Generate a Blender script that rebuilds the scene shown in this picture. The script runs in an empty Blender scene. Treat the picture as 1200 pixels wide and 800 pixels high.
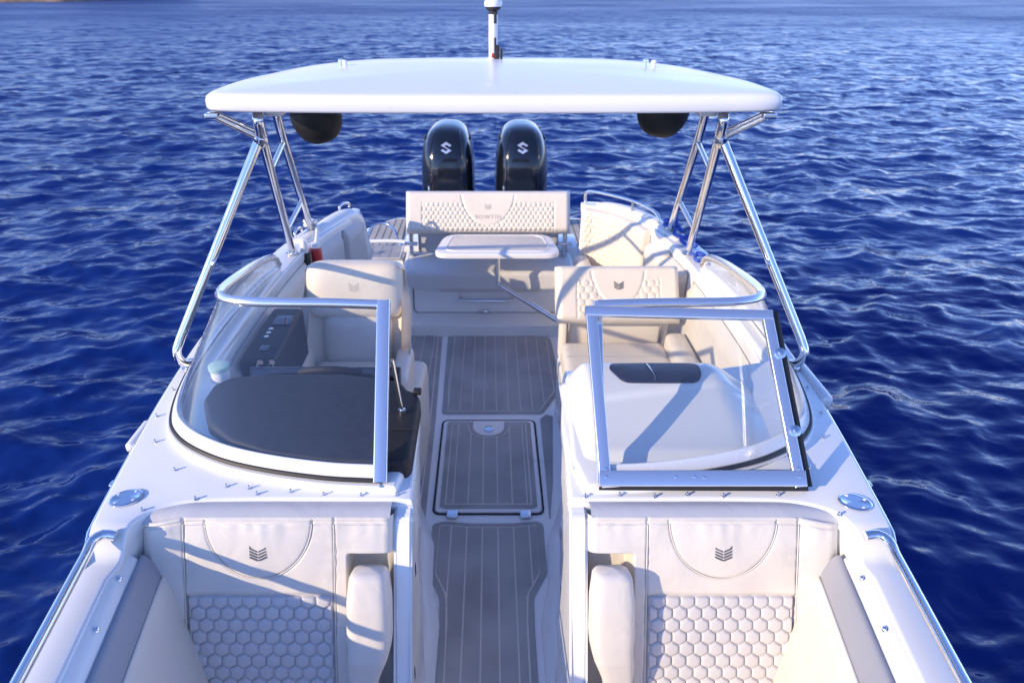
import bpy, bmesh, math, random
import numpy as np
from mathutils import Vector, Matrix, Quaternion
random.seed(4)
S = bpy.context.scene
COL = S.collection
rad = math.radians

# ------------------------------------------------------------------ camera
cam = bpy.data.cameras.new('camera')
camo = bpy.data.objects.new('camera', cam)
COL.objects.link(camo)
S.camera = camo
PITCH = math.atan(424 / 800)
camo.location = (0, 0, 2.4)
camo.rotation_euler = (math.pi / 2 - PITCH, 0, 0)
cam.sensor_width = 36
cam.lens = 24
cam.shift_x = 25 / 1200
cam.clip_start = 0.05
cam.clip_end = 20000
cam.dof.use_dof = True
cam.dof.focus_distance = 2.15
cam.dof.aperture_fstop = 3.8

# ------------------------------------------------------------------ light
SUN_AZ, SUN_EL = -121.0, 21.0
W = bpy.data.worlds.new('World')
S.world = W
W.use_nodes = True
nt = W.node_tree
sky = nt.nodes.new('ShaderNodeTexSky')
sky.sky_type = 'NISHITA'
sky.sun_disc = False
sky.sun_elevation = rad(SUN_EL)
sky.sun_rotation = rad(SUN_AZ)
sky.dust_density = 0.0
sky.ozone_density = 5.0
sky.air_density = 1.0
bg = nt.nodes['Background']
bg.inputs[1].default_value = 0.15
tint = nt.nodes.new('ShaderNodeMix'); tint.data_type = 'RGBA'; tint.blend_type = 'MULTIPLY'
tint.inputs['Factor'].default_value = 1
tint.inputs['B'].default_value = (1.24, 1.08, 1.32, 1)      # colour balance of the whole sky
nt.links.new(sky.outputs[0], tint.inputs['A'])
nt.links.new(tint.outputs['Result'], bg.inputs[0])
sun = bpy.data.lights.new('sun', 'SUN')
sun.energy = 2.9
sun.angle = rad(0.53)
sun.color = (1.0, 0.80, 0.54)
suno = bpy.data.objects.new('sun', sun)
COL.objects.link(suno)
ts = Vector((math.sin(rad(SUN_AZ)) * math.cos(rad(SUN_EL)), math.cos(rad(SUN_AZ)) * math.cos(rad(SUN_EL)), math.sin(rad(SUN_EL))))
suno.rotation_euler = ts.to_track_quat('Z', 'Y').to_euler()
suno.location = ts * 30
S.view_settings.view_transform = 'Standard'
S.view_settings.look = 'None'
S.view_settings.exposure = 0.93
S.view_settings.gamma = 1
S.render.engine = 'CYCLES'
S.cycles.use_denoising = True
S.cycles.max_bounces = 12
S.cycles.diffuse_bounces = 8
S.cycles.transparent_max_bounces = 16
S.cycles.caustics_reflective = False
S.cycles.caustics_refractive = False

# ------------------------------------------------------------------ materials
def new_mat(name):
    m = bpy.data.materials.new(name)
    m.use_nodes = True
    return m, m.node_tree, m.node_tree.nodes['Principled BSDF']

def pmat(name, col, rough=0.5, metal=0.0, coat=0.0, vary=0.0, vscale=6.0, bump=0.0, bscale=400.0, rvary=0.0, spec=0.5, wrinkle=0.0):
    m, t, p = new_mat(name)
    p.inputs['Base Color'].default_value = (*col, 1)
    p.inputs['Roughness'].default_value = rough
    p.inputs['Metallic'].default_value = metal
    p.inputs['Specular IOR Level'].default_value = spec
    p.inputs['Coat Weight'].default_value = coat
    p.inputs['Coat Roughness'].default_value = 0.05
    tc = t.nodes.new('ShaderNodeTexCoord')
    if vary or rvary:
        n = t.nodes.new('ShaderNodeTexNoise')
        n.inputs['Scale'].default_value = vscale
        n.inputs['Detail'].default_value = 6
        t.links.new(tc.outputs['Object'], n.inputs['Vector'])
        if vary:
            mx = t.nodes.new('ShaderNodeMix'); mx.data_type = 'RGBA'; mx.blend_type = 'MULTIPLY'
            mx.inputs['Factor'].default_value = 1
            cr = t.nodes.new('ShaderNodeMapRange')
            cr.inputs['From Min'].default_value = 0.3; cr.inputs['From Max'].default_value = 0.7
            cr.inputs['To Min'].default_value = 1 - vary; cr.inputs['To Max'].default_value = 1
            t.links.new(n.outputs['Fac'], cr.inputs['Value'])
            mx.inputs['A'].default_value = (*col, 1)
            t.links.new(cr.outputs['Result'], mx.inputs['B'])
            t.links.new(mx.outputs['Result'], p.inputs['Base Color'])
        if rvary:
            cr = t.nodes.new('ShaderNodeMapRange')
            cr.inputs['From Min'].default_value = 0.3; cr.inputs['From Max'].default_value = 0.7
            cr.inputs['To Min'].default_value = max(0.02, rough - rvary); cr.inputs['To Max'].default_value = rough + rvary
            t.links.new(n.outputs['Fac'], cr.inputs['Value'])
            t.links.new(cr.outputs['Result'], p.inputs['Roughness'])
    last = None
    if wrinkle:
        n3 = t.nodes.new('ShaderNodeTexNoise')
        n3.inputs['Scale'].default_value = 9; n3.inputs['Detail'].default_value = 2; n3.inputs['Distortion'].default_value = 0.8
        t.links.new(tc.outputs['Object'], n3.inputs['Vector'])
        b3 = t.nodes.new('ShaderNodeBump')
        b3.inputs['Strength'].default_value = 1.0; b3.inputs['Distance'].default_value = wrinkle
        t.links.new(n3.outputs['Fac'], b3.inputs['Height'])
        last = b3
    if bump:
        n2 = t.nodes.new('ShaderNodeTexNoise')
        n2.inputs['Scale'].default_value = bscale; n2.inputs['Detail'].default_value = 3
        t.links.new(tc.outputs['Object'], n2.inputs['Vector'])
        b = t.nodes.new('ShaderNodeBump')
        b.inputs['Strength'].default_value = 1.0; b.inputs['Distance'].default_value = bump
        t.links.new(n2.outputs['Fac'], b.inputs['Height'])
        if last: t.links.new(last.outputs[0], b.inputs['Normal'])
        last = b
    if last: t.links.new(last.outputs[0], p.inputs['Normal'])
    return m

M = {}
M['gel'] = pmat('white_gelcoat', (0.80, 0.80, 0.78), 0.22, coat=0.4, vary=0.05, vscale=3, rvary=0.08)
M['gel_top'] = pmat('hardtop_gelcoat', (0.80, 0.80, 0.80), 0.32, coat=0.12, vary=0.04, vscale=2, rvary=0.08)
M['liner'] = pmat('liner_gelcoat', (0.84, 0.84, 0.84), 0.32, coat=0.2, vary=0.06, vscale=4, rvary=0.08)
M['cream'] = pmat('cream_vinyl', (0.76, 0.69, 0.59), 0.42, vary=0.06, vscale=5, bump=0.0002, bscale=700, wrinkle=0.004)
M['whitevinyl'] = pmat('white_vinyl', (0.68, 0.635, 0.565), 0.40, vary=0.07, vscale=5, bump=0.0002, bscale=700, wrinkle=0.005)
M['greyvinyl'] = pmat('grey_vinyl', (0.50, 0.50, 0.51), 0.45, vary=0.07, vscale=5, bump=0.0002, bscale=700, wrinkle=0.003)
M['quiltgrey'] = pmat('quilt_vinyl', (0.56, 0.55, 0.55), 0.38, vary=0.05, vscale=8, bump=0.0002, bscale=800)
M['quiltcream'] = pmat('quilt_cream_vinyl', (0.74, 0.67, 0.57), 0.38, vary=0.05, vscale=8, bump=0.0002, bscale=800)
M['thread'] = pmat('stitch_thread', (0.42, 0.40, 0.38), 0.7)
M['emblem'] = pmat('emblem_ink', (0.10, 0.10, 0.11), 0.5)
M['emblem_pale'] = pmat('emboss_ink', (0.46, 0.43, 0.40), 0.5)
M['foam'] = pmat('deck_foam', (0.43, 0.42, 0.42), 0.75, vary=0.30, vscale=4, bump=0.0004, bscale=260, spec=0.3)
M['caulk'] = pmat('seam_line', (0.74, 0.70, 0.64), 0.7, vary=0.1, vscale=20)
M['paleteak'] = pmat('pale_platform_foam', (0.50, 0.47, 0.43), 0.75, vary=0.2, vscale=7, bump=0.0004, bscale=260, spec=0.3)
M['darkcaulk'] = pmat('platform_seam', (0.09, 0.09, 0.10), 0.7)
M['steel'] = pmat('polished_steel', (0.78, 0.78, 0.78), 0.10, metal=1.0, rvary=0.05, vscale=12)
M['alu'] = pmat('anodised_aluminium', (0.80, 0.81, 0.83), 0.20, metal=0.92)
M['alu_white'] = pmat('white_lacquered_frame', (0.82, 0.82, 0.82), 0.28, metal=0.1, coat=0.3, rvary=0.06, vscale=10)
M['rubber'] = pmat('black_rubber', (0.018, 0.018, 0.019), 0.55, vary=0.3, vscale=20)
M['dash'] = pmat('black_dash_vinyl', (0.024, 0.022, 0.024), 0.6, vary=0.45, vscale=30, bump=0.0010, bscale=240, spec=0.35)
M['blackgloss'] = pmat('engine_paint', (0.006, 0.008, 0.014), 0.14, coat=0.35, rvary=0.05, vscale=9)
M['silver'] = pmat('silver_badge', (0.75, 0.76, 0.78), 0.25, metal=0.7)
M['blackcover'] = pmat('black_cover', (0.005, 0.005, 0.006), 0.6, vary=0.3, vscale=12, bump=0.001, bscale=60)
M['navy'] = pmat('dark_tinted_lid', (0.012, 0.015, 0.036), 0.38, coat=0.0, spec=0.3)
M['benchvinyl'] = pmat('bench_vinyl', (0.64, 0.63, 0.62), 0.42, vary=0.06, vscale=5, bump=0.0002, bscale=700, wrinkle=0.004)
M['darkbox'] = pmat('side_console_black', (0.008, 0.009, 0.014), 0.45, vary=0.3, vscale=9, spec=0.3)
M['sidegrey'] = pmat('side_roll_vinyl', (0.34, 0.345, 0.37), 0.45, vary=0.08, vscale=5, bump=0.0002, bscale=700, wrinkle=0.003)
M['red'] = pmat('red_plastic', (0.50, 0.03, 0.03), 0.35, vary=0.1)
M['white'] = pmat('white_plastic', (0.80, 0.80, 0.78), 0.35, vary=0.05)
M['green'] = pmat('pale_green_plastic', (0.42, 0.60, 0.52), 0.35, vary=0.05)
M['rope'] = pmat('blue_rope', (0.05, 0.12, 0.55), 0.8, vary=0.3, vscale=60, bump=0.002, bscale=140)
M['screen'] = pmat('dark_instrument_glass', (0.01, 0.012, 0.02), 0.08, coat=0.5)
M['rock'] = pmat('shore_rock', (0.34, 0.22, 0.13), 0.9, vary=0.6, vscale=0.8, bump=0.05, bscale=3)
M['scrub'] = pmat('shore_scrub', (0.05, 0.06, 0.03), 0.9, vary=0.5, vscale=2)

def glass_mat():
    m = bpy.data.materials.new('windshield_glass'); m.use_nodes = True
    t = m.node_tree; t.nodes.clear()
    out = t.nodes.new('ShaderNodeOutputMaterial')
    tr = t.nodes.new('ShaderNodeBsdfTransparent'); tr.inputs[0].default_value = (0.982, 0.988, 0.986, 1)
    gl = t.nodes.new('ShaderNodeBsdfGlossy'); gl.inputs['Roughness'].default_value = 0.02
    lw = t.nodes.new('ShaderNodeLayerWeight')
    pw = t.nodes.new('ShaderNodeMath'); pw.operation = 'POWER'; pw.inputs[1].default_value = 5
    t.links.new(lw.outputs['Facing'], pw.inputs[0])
    fr = t.nodes.new('ShaderNodeMath'); fr.operation = 'MULTIPLY_ADD'; fr.inputs[1].default_value = 0.93; fr.inputs[2].default_value = 0.045
    t.links.new(pw.outputs[0], fr.inputs[0])
    mx = t.nodes.new('ShaderNodeMixShader')
    t.links.new(fr.outputs[0], mx.inputs[0]); t.links.new(tr.outputs[0], mx.inputs[1]); t.links.new(gl.outputs[0], mx.inputs[2])
    # a film of salt and dust specks
    df = t.nodes.new('ShaderNodeBsdfDiffuse'); df.inputs[0].default_value = (0.75, 0.75, 0.75, 1)
    tc = t.nodes.new('ShaderNodeTexCoord')
    n = t.nodes.new('ShaderNodeTexNoise'); n.inputs['Scale'].default_value = 150; n.inputs['Detail'].default_value = 3
    t.links.new(tc.outputs['Object'], n.inputs['Vector'])
    mr = t.nodes.new('ShaderNodeMapRange'); mr.inputs['From Min'].default_value = 0.66; mr.inputs['From Max'].default_value = 0.80
    mr.inputs['To Min'].default_value = 0.004; mr.inputs['To Max'].default_value = 0.09
    t.links.new(n.outputs['Fac'], mr.inputs['Value'])
    m2 = t.nodes.new('ShaderNodeMixShader')
    t.links.new(mr.outputs['Result'], m2.inputs[0]); t.links.new(mx.outputs[0], m2.inputs[1]); t.links.new(df.outputs[0], m2.inputs[2])
    t.links.new(m2.outputs[0], out.inputs[0])
    return m
M['glass'] = glass_mat()

def water_mat():
    m, t, p = new_mat('sea_water')
    p.inputs['Base Color'].default_value = (0.003, 0.019, 0.130, 1)
    p.inputs['Roughness'].default_value = 0.06
    p.inputs['IOR'].default_value = 1.333
    p.inputs['Specular IOR Level'].default_value = 0.30
    tc = t.nodes.new('ShaderNodeTexCoord')
    mp = t.nodes.new('ShaderNodeMapping'); mp.inputs['Scale'].default_value = (0.55, 1.0, 1.0); mp.inputs['Rotation'].default_value = (0, 0, rad(14))
    t.links.new(tc.outputs['Object'], mp.inputs['Vector'])
    prev = None
    for sc, dist, det in ((0.5, 0.24, 2), (1.5, 0.12, 2), (4.2, 0.026, 2), (12.0, 0.004, 2)):
        n = t.nodes.new('ShaderNodeTexNoise'); n.inputs['Scale'].default_value = sc; n.inputs['Detail'].default_value = det
        n.inputs['Distortion'].default_value = 0.5
        t.links.new(mp.outputs[0], n.inputs['Vector'])
        b = t.nodes.new('ShaderNodeBump'); b.inputs['Strength'].default_value = 1; b.inputs['Distance'].default_value = dist
        t.links.new(n.outputs['Fac'], b.inputs['Height'])
        if prev: t.links.new(prev.outputs[0], b.inputs['Normal'])
        prev = b
    t.links.new(prev.outputs[0], p.inputs['Normal'])
    # ripples too small to see far from the boat become roughness there
    ln = t.nodes.new('ShaderNodeVectorMath'); ln.operation = 'LENGTH'
    t.links.new(tc.outputs['Object'], ln.inputs[0])
    mr = t.nodes.new('ShaderNodeMapRange'); mr.inputs['From Min'].default_value = 6; mr.inputs['From Max'].default_value = 70
    mr.inputs['To Min'].default_value = 0.09; mr.inputs["To Max"].default_value = 0.36
    t.links.new(ln.outputs['Value'], mr.inputs['Value'])
    # gusts: patches of rougher and smoother water
    gn = t.nodes.new('ShaderNodeTexNoise'); gn.inputs['Scale'].default_value = 0.09; gn.inputs['Detail'].default_value = 4
    t.links.new(mp.outputs[0], gn.inputs['Vector'])
    gm = t.nodes.new('ShaderNodeMapRange'); gm.inputs['From Min'].default_value = 0.35; gm.inputs['From Max'].default_value = 0.65
    gm.inputs['To Min'].default_value = 0.85; gm.inputs['To Max'].default_value = 1.15
    t.links.new(gn.outputs['Fac'], gm.inputs['Value'])
    mu = t.nodes.new('ShaderNodeMath'); mu.operation = 'MULTIPLY'
    t.links.new(mr.outputs['Result'], mu.inputs[0]); t.links.new(gm.outputs['Result'], mu.inputs[1])
    t.links.new(mu.outputs[0], p.inputs['Roughness'])
    return m
M['water'] = water_mat()

# ------------------------------------------------------------------ mesh helpers
def link(name, me, mat, parent=None):
    if isinstance(mat, str): mat = M[mat]
    if not me.materials: me.materials.append(mat)
    o = bpy.data.objects.new(name, me)
    COL.objects.link(o)
    if parent is not None: put(o, parent)
    return o

def root_of(o):
    while o.parent: o = o.parent
    return o

def put(o, parent):
    """parent a mesh whose vertices are in scene coordinates"""
    o.parent = parent
    w = Vector((0, 0, 0)); q = parent
    while q:
        w += Vector(q.location); q = q.parent
    o.location = -w

def thing(name, loc, label, cat, group=None):
    o = bpy.data.objects.new(name, None)
    o.empty_display_size = 0.1
    o.location = loc
    COL.objects.link(o)
    tag(o, label, cat, group)
    return o

def tag(o, label=None, cat=None, group=None, kind=None):
    if label: o['label'] = label
    if cat: o['category'] = cat
    if group: o['group'] = group
    if kind: o['kind'] = kind
    return o

def raw(name, verts, faces, smooth=True):
    me = bpy.data.meshes.new(name)
    me.from_pydata([tuple(v) for v in verts], [], faces)
    if smooth: me.shade_smooth()
    me.update()
    return me

def from_bm(name, bm, smooth=True, angle=None):
    bmesh.ops.recalc_face_normals(bm, faces=bm.faces)
    me = bpy.data.meshes.new(name)
    bm.to_mesh(me); bm.free()
    if smooth:
        me.shade_smooth()
        if angle is not None:
            me.set_sharp_from_angle(angle=rad(angle))
    return me

def spline(pts, n=8, closed=False):
    """Catmull-Rom through points"""
    P = [Vector(p) for p in pts]
    out = []
    m = len(P)
    rng = range(m if closed else m - 1)
    for i in rng:
        if closed:
            a, b, c, d = P[(i - 1) % m], P[i], P[(i + 1) % m], P[(i + 2) % m]
        else:
            b, c = P[i], P[i + 1]
            a = P[i - 1] if i > 0 else b * 2 - c
            d = P[i + 2] if i + 2 < m else c * 2 - b
        for k in range(n):
            t = k / n
            out.append(0.5 * ((2 * b) + (c - a) * t + (2 * a - 5 * b + 4 * c - d) * t * t + (3 * b - a - 3 * c + d) * t ** 3))
    if not closed: out.append(P[-1])
    return out

def sweep(path, prof, up=None, closed=False, caps=True):
    """sweep a closed 2D profile (side, up) along a path"""
    P = [Vector(p) for p in path]
    n = len(P); k = len(prof)
    vs, fs = [], []
    nrm = None
    for i in range(n):
        if closed: tg = P[(i + 1) % n] - P[i - 1]
        else: tg = P[min(i + 1, n - 1)] - P[max(i - 1, 0)]
        tg.normalize()
        if up is not None:
            u = Vector(up[i]) if isinstance(up, list) else Vector(up)
            sd = tg.cross(u).normalized(); u2 = sd.cross(tg).normalized()
        else:
            if nrm is None:
                r = Vector((0, 0, 1)) if abs(tg.z) < 0.9 else Vector((1, 0, 0))
                nrm = (r - tg * r.dot(tg)).normalized()
            else:
                nrm = (nrm - tg * nrm.dot(tg)).normalized()
            u2 = nrm; sd = tg.cross(u2).normalized()
        for (a, b) in prof:
            vs.append(P[i] + sd * a + u2 * b)
    m = n if closed else n - 1
    for i in range(m):
        j = (i + 1) % n
        for q in range(k):
            w = (q + 1) % k
            fs.append((i * k + q, i * k + w, j * k + w, j * k + q))
    if caps and not closed:
        fs.append(tuple(range(k - 1, -1, -1)))
        fs.append(tuple((n - 1) * k + q for q in range(k)))
    return vs, fs

def circ(r, n=12, ry=None):
    ry = ry or r
    return [(r * math.cos(2 * math.pi * i / n), ry * math.sin(2 * math.pi * i / n)) for i in range(n)]

def tube(name, path, r, mat, parent, n=12, closed=False):
    v, f = sweep(path, circ(r, n), closed=closed)
    me = raw(name, v, f)
    me.set_sharp_from_angle(angle=rad(60))
    return link(name, me, mat, parent)

def rprof(w, h, r, s=3):
    pts = []
    for cx, cy, a0 in ((w / 2 - r, h / 2 - r, 0), (-w / 2 + r, h / 2 - r, 90), (-w / 2 + r, -h / 2 + r, 180), (w / 2 - r, -h / 2 + r, 270)):
        for i in range(s + 1):
            a = rad(a0 + 90 * i / s)
            pts.append((cx + r * math.cos(a), cy + r * math.sin(a)))
    return pts

def bar(name, path, w, h, r, mat, parent, up=(0, 0, 1), closed=False):
    v, f = sweep(path, rprof(w, h, r), up=up, closed=closed)
    me = raw(name, v, f); me.set_sharp_from_angle(angle=rad(50))
    return link(name, me, mat, parent)

def rbox_bm(sx, sy, sz, bev, seg=3, cuts=0):
    bm = bmesh.new()
    bmesh.ops.create_cube(bm, size=1)
    bmesh.ops.scale(bm, vec=(sx, sy, sz), verts=bm.verts)
    if bev: bmesh.ops.bevel(bm, geom=list(bm.edges), offset=bev, segments=seg, profile=0.6, affect='EDGES')
    return bm

def rbox(name, c, s, bev, mat, parent, rot=None, seg=3, fn=None, smooth=True):
    bm = rbox_bm(*s, bev, seg)
    if fn:
        bmesh.ops.subdivide_edges(bm, edges=list(bm.edges), cuts=3, use_grid_fill=True)
        for v in bm.verts: v.co = Vector(fn(v.co))
    mt = Matrix.Translation(c)
    if rot is not None: mt = mt @ rot.to_4x4()
    bm.transform(mt)
    return link(name, from_bm(name, bm, smooth, 40), mat, parent)

def poly_prism_bm(poly, z0, z1, bev=0.0, seg=2, bottom=True):
    bm = bmesh.new()
    a = [bm.verts.new((p[0], p[1], z1)) for p in poly]
    b = [bm.verts.new((p[0], p[1], z0)) for p in poly]
    n = len(poly)
    ft = bm.faces.new(a)
    for i in range(n):
        j = (i + 1) % n
        bm.faces.new((a[j], a[i], b[i], b[j]))
    if bottom: bm.faces.new(b[::-1])
    bmesh.ops.recalc_face_normals(bm, faces=bm.faces)
    if bev:
        es = [e for e in bm.edges if abs(e.verts[0].co.z - z1) < 1e-6 and abs(e.verts[1].co.z - z1) < 1e-6]
        bmesh.ops.bevel(bm, geom=es, offset=bev, segments=seg, profile=0.5, affect='EDGES')
    return bm

def prism(name, poly, z0, z1, bev, mat, parent, seg=2, zf=None, angle=35):
    bm = poly_prism_bm(poly, z0, z1, bev, seg)
    if zf:
        bmesh.ops.triangulate(bm, faces=[f for f in bm.faces if len(f.verts) > 4])
        for v in bm.verts: v.co.z += zf(v.co.x, v.co.y)
    return link(name, from_bm(name, bm, True, angle), mat, parent)

def lathe(name, prof, mat, parent, mt=None, n=24):
    """prof: (r, z) from bottom to top"""
    vs, fs = [], []
    for (r, z) in prof:
        for i in range(n):
            a = 2 * math.pi * i / n
            vs.append(Vector((r * math.cos(a), r * math.sin(a), z)))
    for i in range(len(prof) - 1):
        for q in range(n):
            w = (q + 1) % n
            fs.append((i * n + q, i * n + w, (i + 1) * n + w, (i + 1) * n + q))
    fs.append(tuple(range(n - 1, -1, -1))); fs.append(tuple((len(prof) - 1) * n + q for q in range(n)))
    if mt is not None: vs = [mt @ v for v in vs]
    me = raw(name, vs, fs); me.set_sharp_from_angle(angle=rad(40))
    return link(name, me, mat, parent)

def grid(name, fn, nu, nv, mat, parent, closed_u=False, angle=None):
    vs = [fn(i / nu, j / nv) for j in range(nv + 1) for i in range(nu + (0 if closed_u else 1))]
    k = nu if closed_u else nu + 1
    fs = []
    for j in range(nv):
        for i in range(nu):
            a, b = i, (i + 1) % k
            fs.append((j * k + a, j * k + b, (j + 1) * k + b, (j + 1) * k + a))
    me = raw(name, vs, fs)
    if angle: me.set_sharp_from_angle(angle=rad(angle))
    return link(name, me, mat, parent)

def sm(a, b, x):
    t = min(1, max(0, (x - a) / (b - a))) if a != b else float(x > a)
    return t * t * (3 - 2 * t)

def interp(tab, y):
    if y <= tab[0][0]: return tab[0][1]
    for (a, va), (b, vb) in zip(tab, tab[1:]):
        if y <= b:
            t = (y - a) / (b - a)
            return va + (vb - va) * t
    return tab[-1][1]

def hexq(u, v, pu, pv, amp, w=0.006):
    """pillow height of hexagonal quilting with pitch pu across and pv up"""
    best = [9, 9]
    r0 = round(v / pv)
    for r in (r0 - 1, r0, r0 + 1):
        off = 0.5 * pu if r % 2 else 0
        c0 = round((u - off) / pu)
        for c in (c0 - 1, c0, c0 + 1):
            d = math.hypot(u - off - c * pu, (v - r * pv) * (pu * 0.866 / pv))
            if d < best[0]: best = [d, best[0]]
            elif d < best[1]: best[1] = d
    e = best[1] - best[0]
    return amp * (1 - math.exp(-e / w)) * (0.75 + 0.25 * (1 - (best[0] / (0.6 * pu)) ** 2))

def frame(O, ev, side=1):
    """local axes of an upholstered back: u across, v up the back, w out of its face"""
    ev = Vector(ev).normalized(); ex = Vector((1, 0, 0))
    n = ev.cross(ex).normalized()
    if n.y > 0: n = -n
    O = Vector(O)
    return lambda u, v, w=0.0: O + ex * u + ev * v + n * w

def emblem(name, F, u0, v0, s, mat, parent, lift=0.0):
    """two mirrored striped wings, like an open book"""
    vs, fs = [], []
    def quad(pts):
        b = len(vs)
        for (a, c) in pts: vs.append(F(u0 + a * s, v0 + c * s, lift))
        for (a, c) in pts: vs.append(F(u0 + a * s, v0 + c * s, lift + 0.0012))
        n = len(pts)
        fs.append(tuple(b + n + i for i in range(n)))
        for i in range(n):
            j = (i + 1) % n
            fs.append((b + i, b + j, b + n + j, b + n + i))
    for sg in (-1, 1):
        for i in range(4):
            y = 0.62 - i * 0.36
            quad([(sg * 0.07, y - 0.42), (sg * 1.0, y), (sg * 1.0, y + (0.42 if i == 0 else 0.2)), (sg * 0.72, y + 0.07), (sg * 0.07, y - 0.22)])
    return link(name, raw(name, vs, fs, False), mat, parent)

# ------------------------------------------------------------------ the sea
WL = -0.36
def sea():
    N, L = 1024, 44.0
    rs = np.random.RandomState(11)
    k1 = 2 * np.pi * np.fft.fftfreq(N, L / N)
    kx, ky = np.meshgrid(k1, k1)
    k = np.hypot(kx, ky); k[0, 0] = 1e9
    def spec(Lp, d, spread):
        d = np.array(d) / np.hypot(*d)
        c = (kx * d[0] + ky * d[1]) / k
        return np.exp(-1 / (k * Lp) ** 2) / k ** 4 * (np.abs(c) ** spread + 0.04) * np.exp(-(k * 0.012) ** 2)
    H = 0
    for Lp, d, spread, rms in ((0.17, (0.34, -0.94), 2.2, 0.0165), (0.08, (-0.25, -0.95), 1.5, 0.006), (0.75, (0.75, -0.65), 3, 0.022)):
        P = np.sqrt(spec(Lp, d, spread))
        h = P * (rs.randn(N, N) + 1j * rs.randn(N, N))
        h[0, 0] = 0
        z = np.real(np.fft.ifft2(h))
        H = H + h * (rms / z.std())
    z = np.real(np.fft.ifft2(H))
    dx = np.real(np.fft.ifft2(-1j * kx / k * H)); dy = np.real(np.fft.ifft2(-1j * ky / k * H))
    z = z + 1.6 * (z * z - (z * z).mean())            # peakier crests
    def samp(A, x, y):
        fx = (x / L * N) % N; fy = (y / L * N) % N
        ix = np.floor(fx).astype(int); iy = np.floor(fy).astype(int)
        tx = fx - ix; ty = fy - iy
        i2 = (ix + 1) % N; j2 = (iy + 1) % N
        return (A[iy % N, ix % N] * (1 - tx) + A[iy % N, i2] * tx) * (1 - ty) + (A[j2, ix % N] * (1 - tx) + A[j2, i2] * tx) * ty
    na = 520
    a = np.radians(np.linspace(-86, 86, na + 1))
    ratio = 1 + np.radians(172) / na
    nr = int(math.log(6000 / 0.7) / math.log(ratio))
    r = 0.7 * ratio ** np.arange(nr + 1)
    A, R = np.meshgrid(a, r)
    X = R * np.sin(A); Y = 1.0 + R * np.cos(A)
    cell = R * np.radians(172) / na
    fade = np.clip((0.8 - cell) / 0.65, 0, 1)
    Z = samp(z, X, Y) * fade
    XX = X - 0.6 * samp(dx, X, Y) * fade; YY = Y - 0.6 * samp(dy, X, Y) * fade
    V = np.stack([XX, YY, Z + WL], -1).reshape(-1, 3)
    # the sheet closes behind the camera as one coarse fan
    nv = len(V)
    idx = np.arange((nr + 1) * (na + 1)).reshape(nr + 1, na + 1)
    q = np.stack([idx[:-1, :-1], idx[1:, :-1], idx[1:, 1:], idx[:-1, 1:]], -1).reshape(-1, 4)
    back = []
    vb = []
    nb = 26
    ab = np.radians(np.linspace(86, 274, nb + 1))
    rows = list(range(0, nr + 1, 25))
    if rows[-1] != nr: rows.append(nr)
    for ri in rows:
        for aa in ab: vb.append((r[ri] * math.sin(aa), 1.0 + r[ri] * math.cos(aa), WL))
    for i in range(len(rows) - 1):
        for j in range(nb):
            b0 = nv + i * (nb + 1) + j
            back.append((b0, b0 + nb + 1, b0 + nb + 2, b0 + 1))
    me = bpy.data.meshes.new('sea')
    allv = np.concatenate([V, np.array(vb)])
    allq = np.concatenate([q, np.array(back)])
    me.vertices.add(len(allv)); me.vertices.foreach_set('co', allv.astype(np.float32).ravel())
    me.loops.add(allq.size); me.loops.foreach_set('vertex_index', allq[:, ::-1].astype(np.int32).ravel())
    me.polygons.add(len(allq)); me.polygons.foreach_set('loop_start', np.arange(0, allq.size, 4, dtype=np.int32))
    me.polygons.foreach_set('loop_total', np.full(len(allq), 4, dtype=np.int32))
    me.update(); me.validate(); me.shade_smooth()
    o = link('sea', me, 'water')
    tag(o, 'dark blue rippled sea all round the boat', 'sea', kind='structure')
sea()

def shore():
    # a low rocky bank that comes into the picture at the far upper left
    rs = random.Random(3)
    nx, ny = 90, 16
    def f(u, v):
        x = -150 + u * 95; w = v
        edge = 80 + 26 * sm(0.35, 1.0, u) + 1.2 * math.sin(u * 40) + 0.7 * math.sin(u * 97 + 1)
        y = edge + w * 40
        z = WL - 0.3 + 7 * sm(0, 1, w) * (0.8 + 0.3 * math.sin(u * 23)) + (rs.random() - 0.5) * 1.2 * sm(0, 0.2, w) + 1.0 * sm(0, 0.06, w)
        if u > 0.96: z -= (u - 0.96) * 60 * 1.5
        return Vector((x, y, z))
    o = grid('shore', f, nx, ny, 'rock', None)
    tag(o, 'low brown rocky shore at the far upper left', 'shore', kind='structure')
shore()

# ------------------------------------------------------------------ the boat: shape tables
BT = [(-1.6, 0.02), (-1.3, 0.28), (-0.9, 0.52), (-0.4, 0.76), (0.2, 0.95), (0.6, 1.03), (1.0, 1.105), (1.5, 1.200), (1.8, 1.245),
      (2.2, 1.295), (2.6, 1.33), (3.0, 1.345), (3.5, 1.345), (3.9, 1.31), (4.2, 1.255), (4.4, 1.20), (4.6, 1.12), (4.8, 1.0), (4.95, 0.80)]
_bs = spline([(y, b, 0) for y, b in BT], 6)
BS = [(p.x, p.y) for p in _bs]
def b(y): return interp(BS, y)
def zd(y): return 0.95 + (0.10 * (1.5 - y) if y < 1.5 else 0.0)
def zg(y):                      # the bow gunwale lies a step below the deck at the windshield
    t = min(1, max(0, (1.56 - y) / 0.10))
    return zd(y) - 0.062 * t * t * (3 - 2 * t)

boat = thing('motorboat', (0, 2.5, WL), 'white open motorboat seen from its bow, grey planked floor and two consoles', 'boat')

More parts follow.
